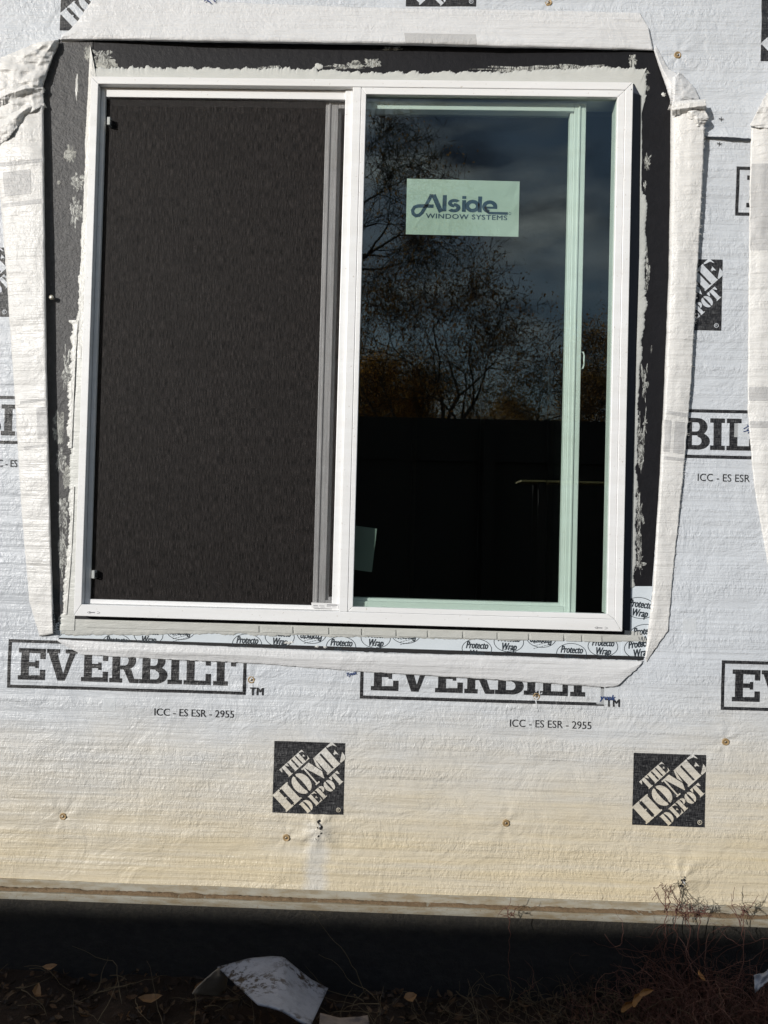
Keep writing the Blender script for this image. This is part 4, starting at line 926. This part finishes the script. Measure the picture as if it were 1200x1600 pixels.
# ------------------------------------------------------------------ behind the viewer (seen in the glass, shading the foot of the wall)
FY, FT = -4.76, 1.15
fence = empty('board_fence', 'tall dark board fence across the yard, mirrored in the glass', 'fence', (0, FY, -.97))
me = None
for k in range(110):
    x = -10.5+k*.147
    if me is None:
        p0 = box('board', -.0733, .0733, -.010, .010, -.03, FT+.97, M['plank'], fence, .002); p0.location = (x, 0, 0)
    else:
        q = p0.copy(); COL.objects.link(q); q.parent = fence; q.location = (x, random.uniform(-.002,.002), 0)
    me = 1
for z_ in (.3, 1.75): box('fence_rail', -10.6, 5.8, .0125, .05, z_, z_+.09, M['plank'], fence)
for k in range(8): box('fence_post', -10.2+k*2.2, -10.11+k*2.2, .052, .14, -.03, FT+.90, M['plank'], fence)
bench = empty('stand_in_bench', 'added pale plank on a low trestle, standing in for a thin yellow line mirrored in the glass', 'bench', (1.12, -2.75, -.90))  # invented bench, added to give the yellow line in the reflection
box('bench_top', -.32, .36, -.11, .11, 1.388, 1.400, M['lumber'], bench, .003)
for sx_ in (-.2, .24):
    for sy in (-.09, .09): box('leg', sx_-.02, sx_+.02, sy-.015, sy+.015, -.02, 1.387, M['plank'], bench)
def tree(name, base, trunk_len, limb_len, seed, label, mats, nleaf, crown=1., trunk=.12, nlimb=8, low=.25):
    random.seed(seed); root = empty(name, label, 'tree', base, None); limbs = []; tips = []
    def grow(p, d, ln, r, lev):
        n = max(4, int(ln/.12)); pts = [p.copy()]; rr = [r]; dd = d.copy(); j = .05 if lev == 0 else .11
        for i in range(n):
            dd = (dd + Vector((random.gauss(0,j), random.gauss(0,j), random.gauss(0,j*.8)+(.012 if lev < 4 else -.015)))).normalized(); p = p + dd*(ln/n); pts.append(p.copy()); rr.append(r*(1-.4*(i+1)/n))
        limbs.append((pts, rr, lev))
        if lev >= 4: tips.append(pts)
        if lev >= 6: return
        if lev == 0:
            for k in range(nlimb):
                a = 2*math.pi*k/nlimb + random.uniform(-.3,.3); e = random.uniform(low, 1.25); b_ = pts[-1-random.randint(0, 2)]
                grow(b_, Vector((math.cos(a)*math.cos(e), math.sin(a)*math.cos(e), math.sin(e))), limb_len*random.uniform(.8,1.2), rr[-1]*.55, 1)
            return
        for k in range(random.choice((2,3,3))):
            b_ = pts[-1] if k < 2 else pts[random.randint(len(pts)//3, len(pts)-1)]
            ax = Vector((random.gauss(0,1), random.gauss(0,1), random.gauss(0,.7))).normalized()
            grow(b_, (dd*.75 + ax*.55).normalized(), ln*random.uniform(.62,.80), max(rr[-1]*random.uniform(.6,.8), .0050), lev+1)
    grow(Vector((0,0,0)), Vector((.04,0,1)), trunk_len, trunk, 0)
    for lo, hi, nm in ((0, 0, 'trunk'), (1, 2, 'limbs'), (3, 9, 'twigs')):
        V, F = tubes([(p, r) for p, r, l_ in limbs if lo <= l_ <= hi], 6 if hi < 3 else 3); o = mesh(nm, V, F, M['bark'], root, hi < 3)
        if nm == 'twigs': o['kind'] = 'stuff'
    def spray(nm, m_, n, l0, l1, w0, w1, sg, per=12):
        g = np.random.default_rng(seed+int(n)); T = np.array([q[:] for t in tips for q in t]); c0 = T[g.integers(0, len(T), n//per)]
        c = np.repeat(c0, per, 0) + g.normal(0, sg, (len(c0)*per, 3)); k = len(c)
        q = g.normal(0, 1, (k, 3)); q /= np.linalg.norm(q, axis=1)[:, None]; w = np.cross(q, g.normal(0, 1, (k, 3))); w /= np.linalg.norm(w, axis=1)[:, None]
        q *= g.uniform(l0, l1, (k, 1)); w *= g.uniform(w0, w1, (k, 1)); V = np.stack([c-q, c+w, c+q, c-w], 1).reshape(-1, 3)
        tag(mesh(nm, V, np.arange(k*4).reshape(-1, 4), m_, root), kind='stuff')
    spray('fine_twigs', M['bark'], 7000, .06, .20, .003, .006, .14, 9)
    for m_ in mats: spray('crown', m_, nleaf*4, .012*crown, .030*crown, .007*crown, .016*crown, .17)
    return root
tree('bare_tree', (.95, -10.6, -.97), 2.3, 1.30, 5, 'spreading autumn tree beyond the fence, mirrored in the middle of the glass', (M['autumn'], M['autumn2']), 7500, 1., .15, 10, .1)
tree('overhanging_tree', (-2.0, -9.4, -.97), 5.0, 1.0, 14, 'taller bare tree whose twigs hang into the upper left of the mirrored sky', (M['autumn2'],), 1500, 1., .15)
tree('yellow_tree', (-.35, -13.5, -.97), 3.0, .62, 9, 'rusty yellow tree low behind the fence at the left of the glass', (M['autumn'],), 9000, 1.2, .10)
tree('dark_tree', (4.6, -12.5, -.97), 2.6, 1.0, 23, 'dark twiggy tree mirrored at the right end of the glass', (M['autumn2'],), 7000, 1.1, .14)
tree('far_tree', (2.6, -19, -.97), 2.6, .9, 31, 'low dark tree far behind the fence between the larger trees', (M['autumn2'],), 11000, 1.4, .14, 8, .05)
for o_ in (wall, win, fd): o_['kind'] = 'thing'
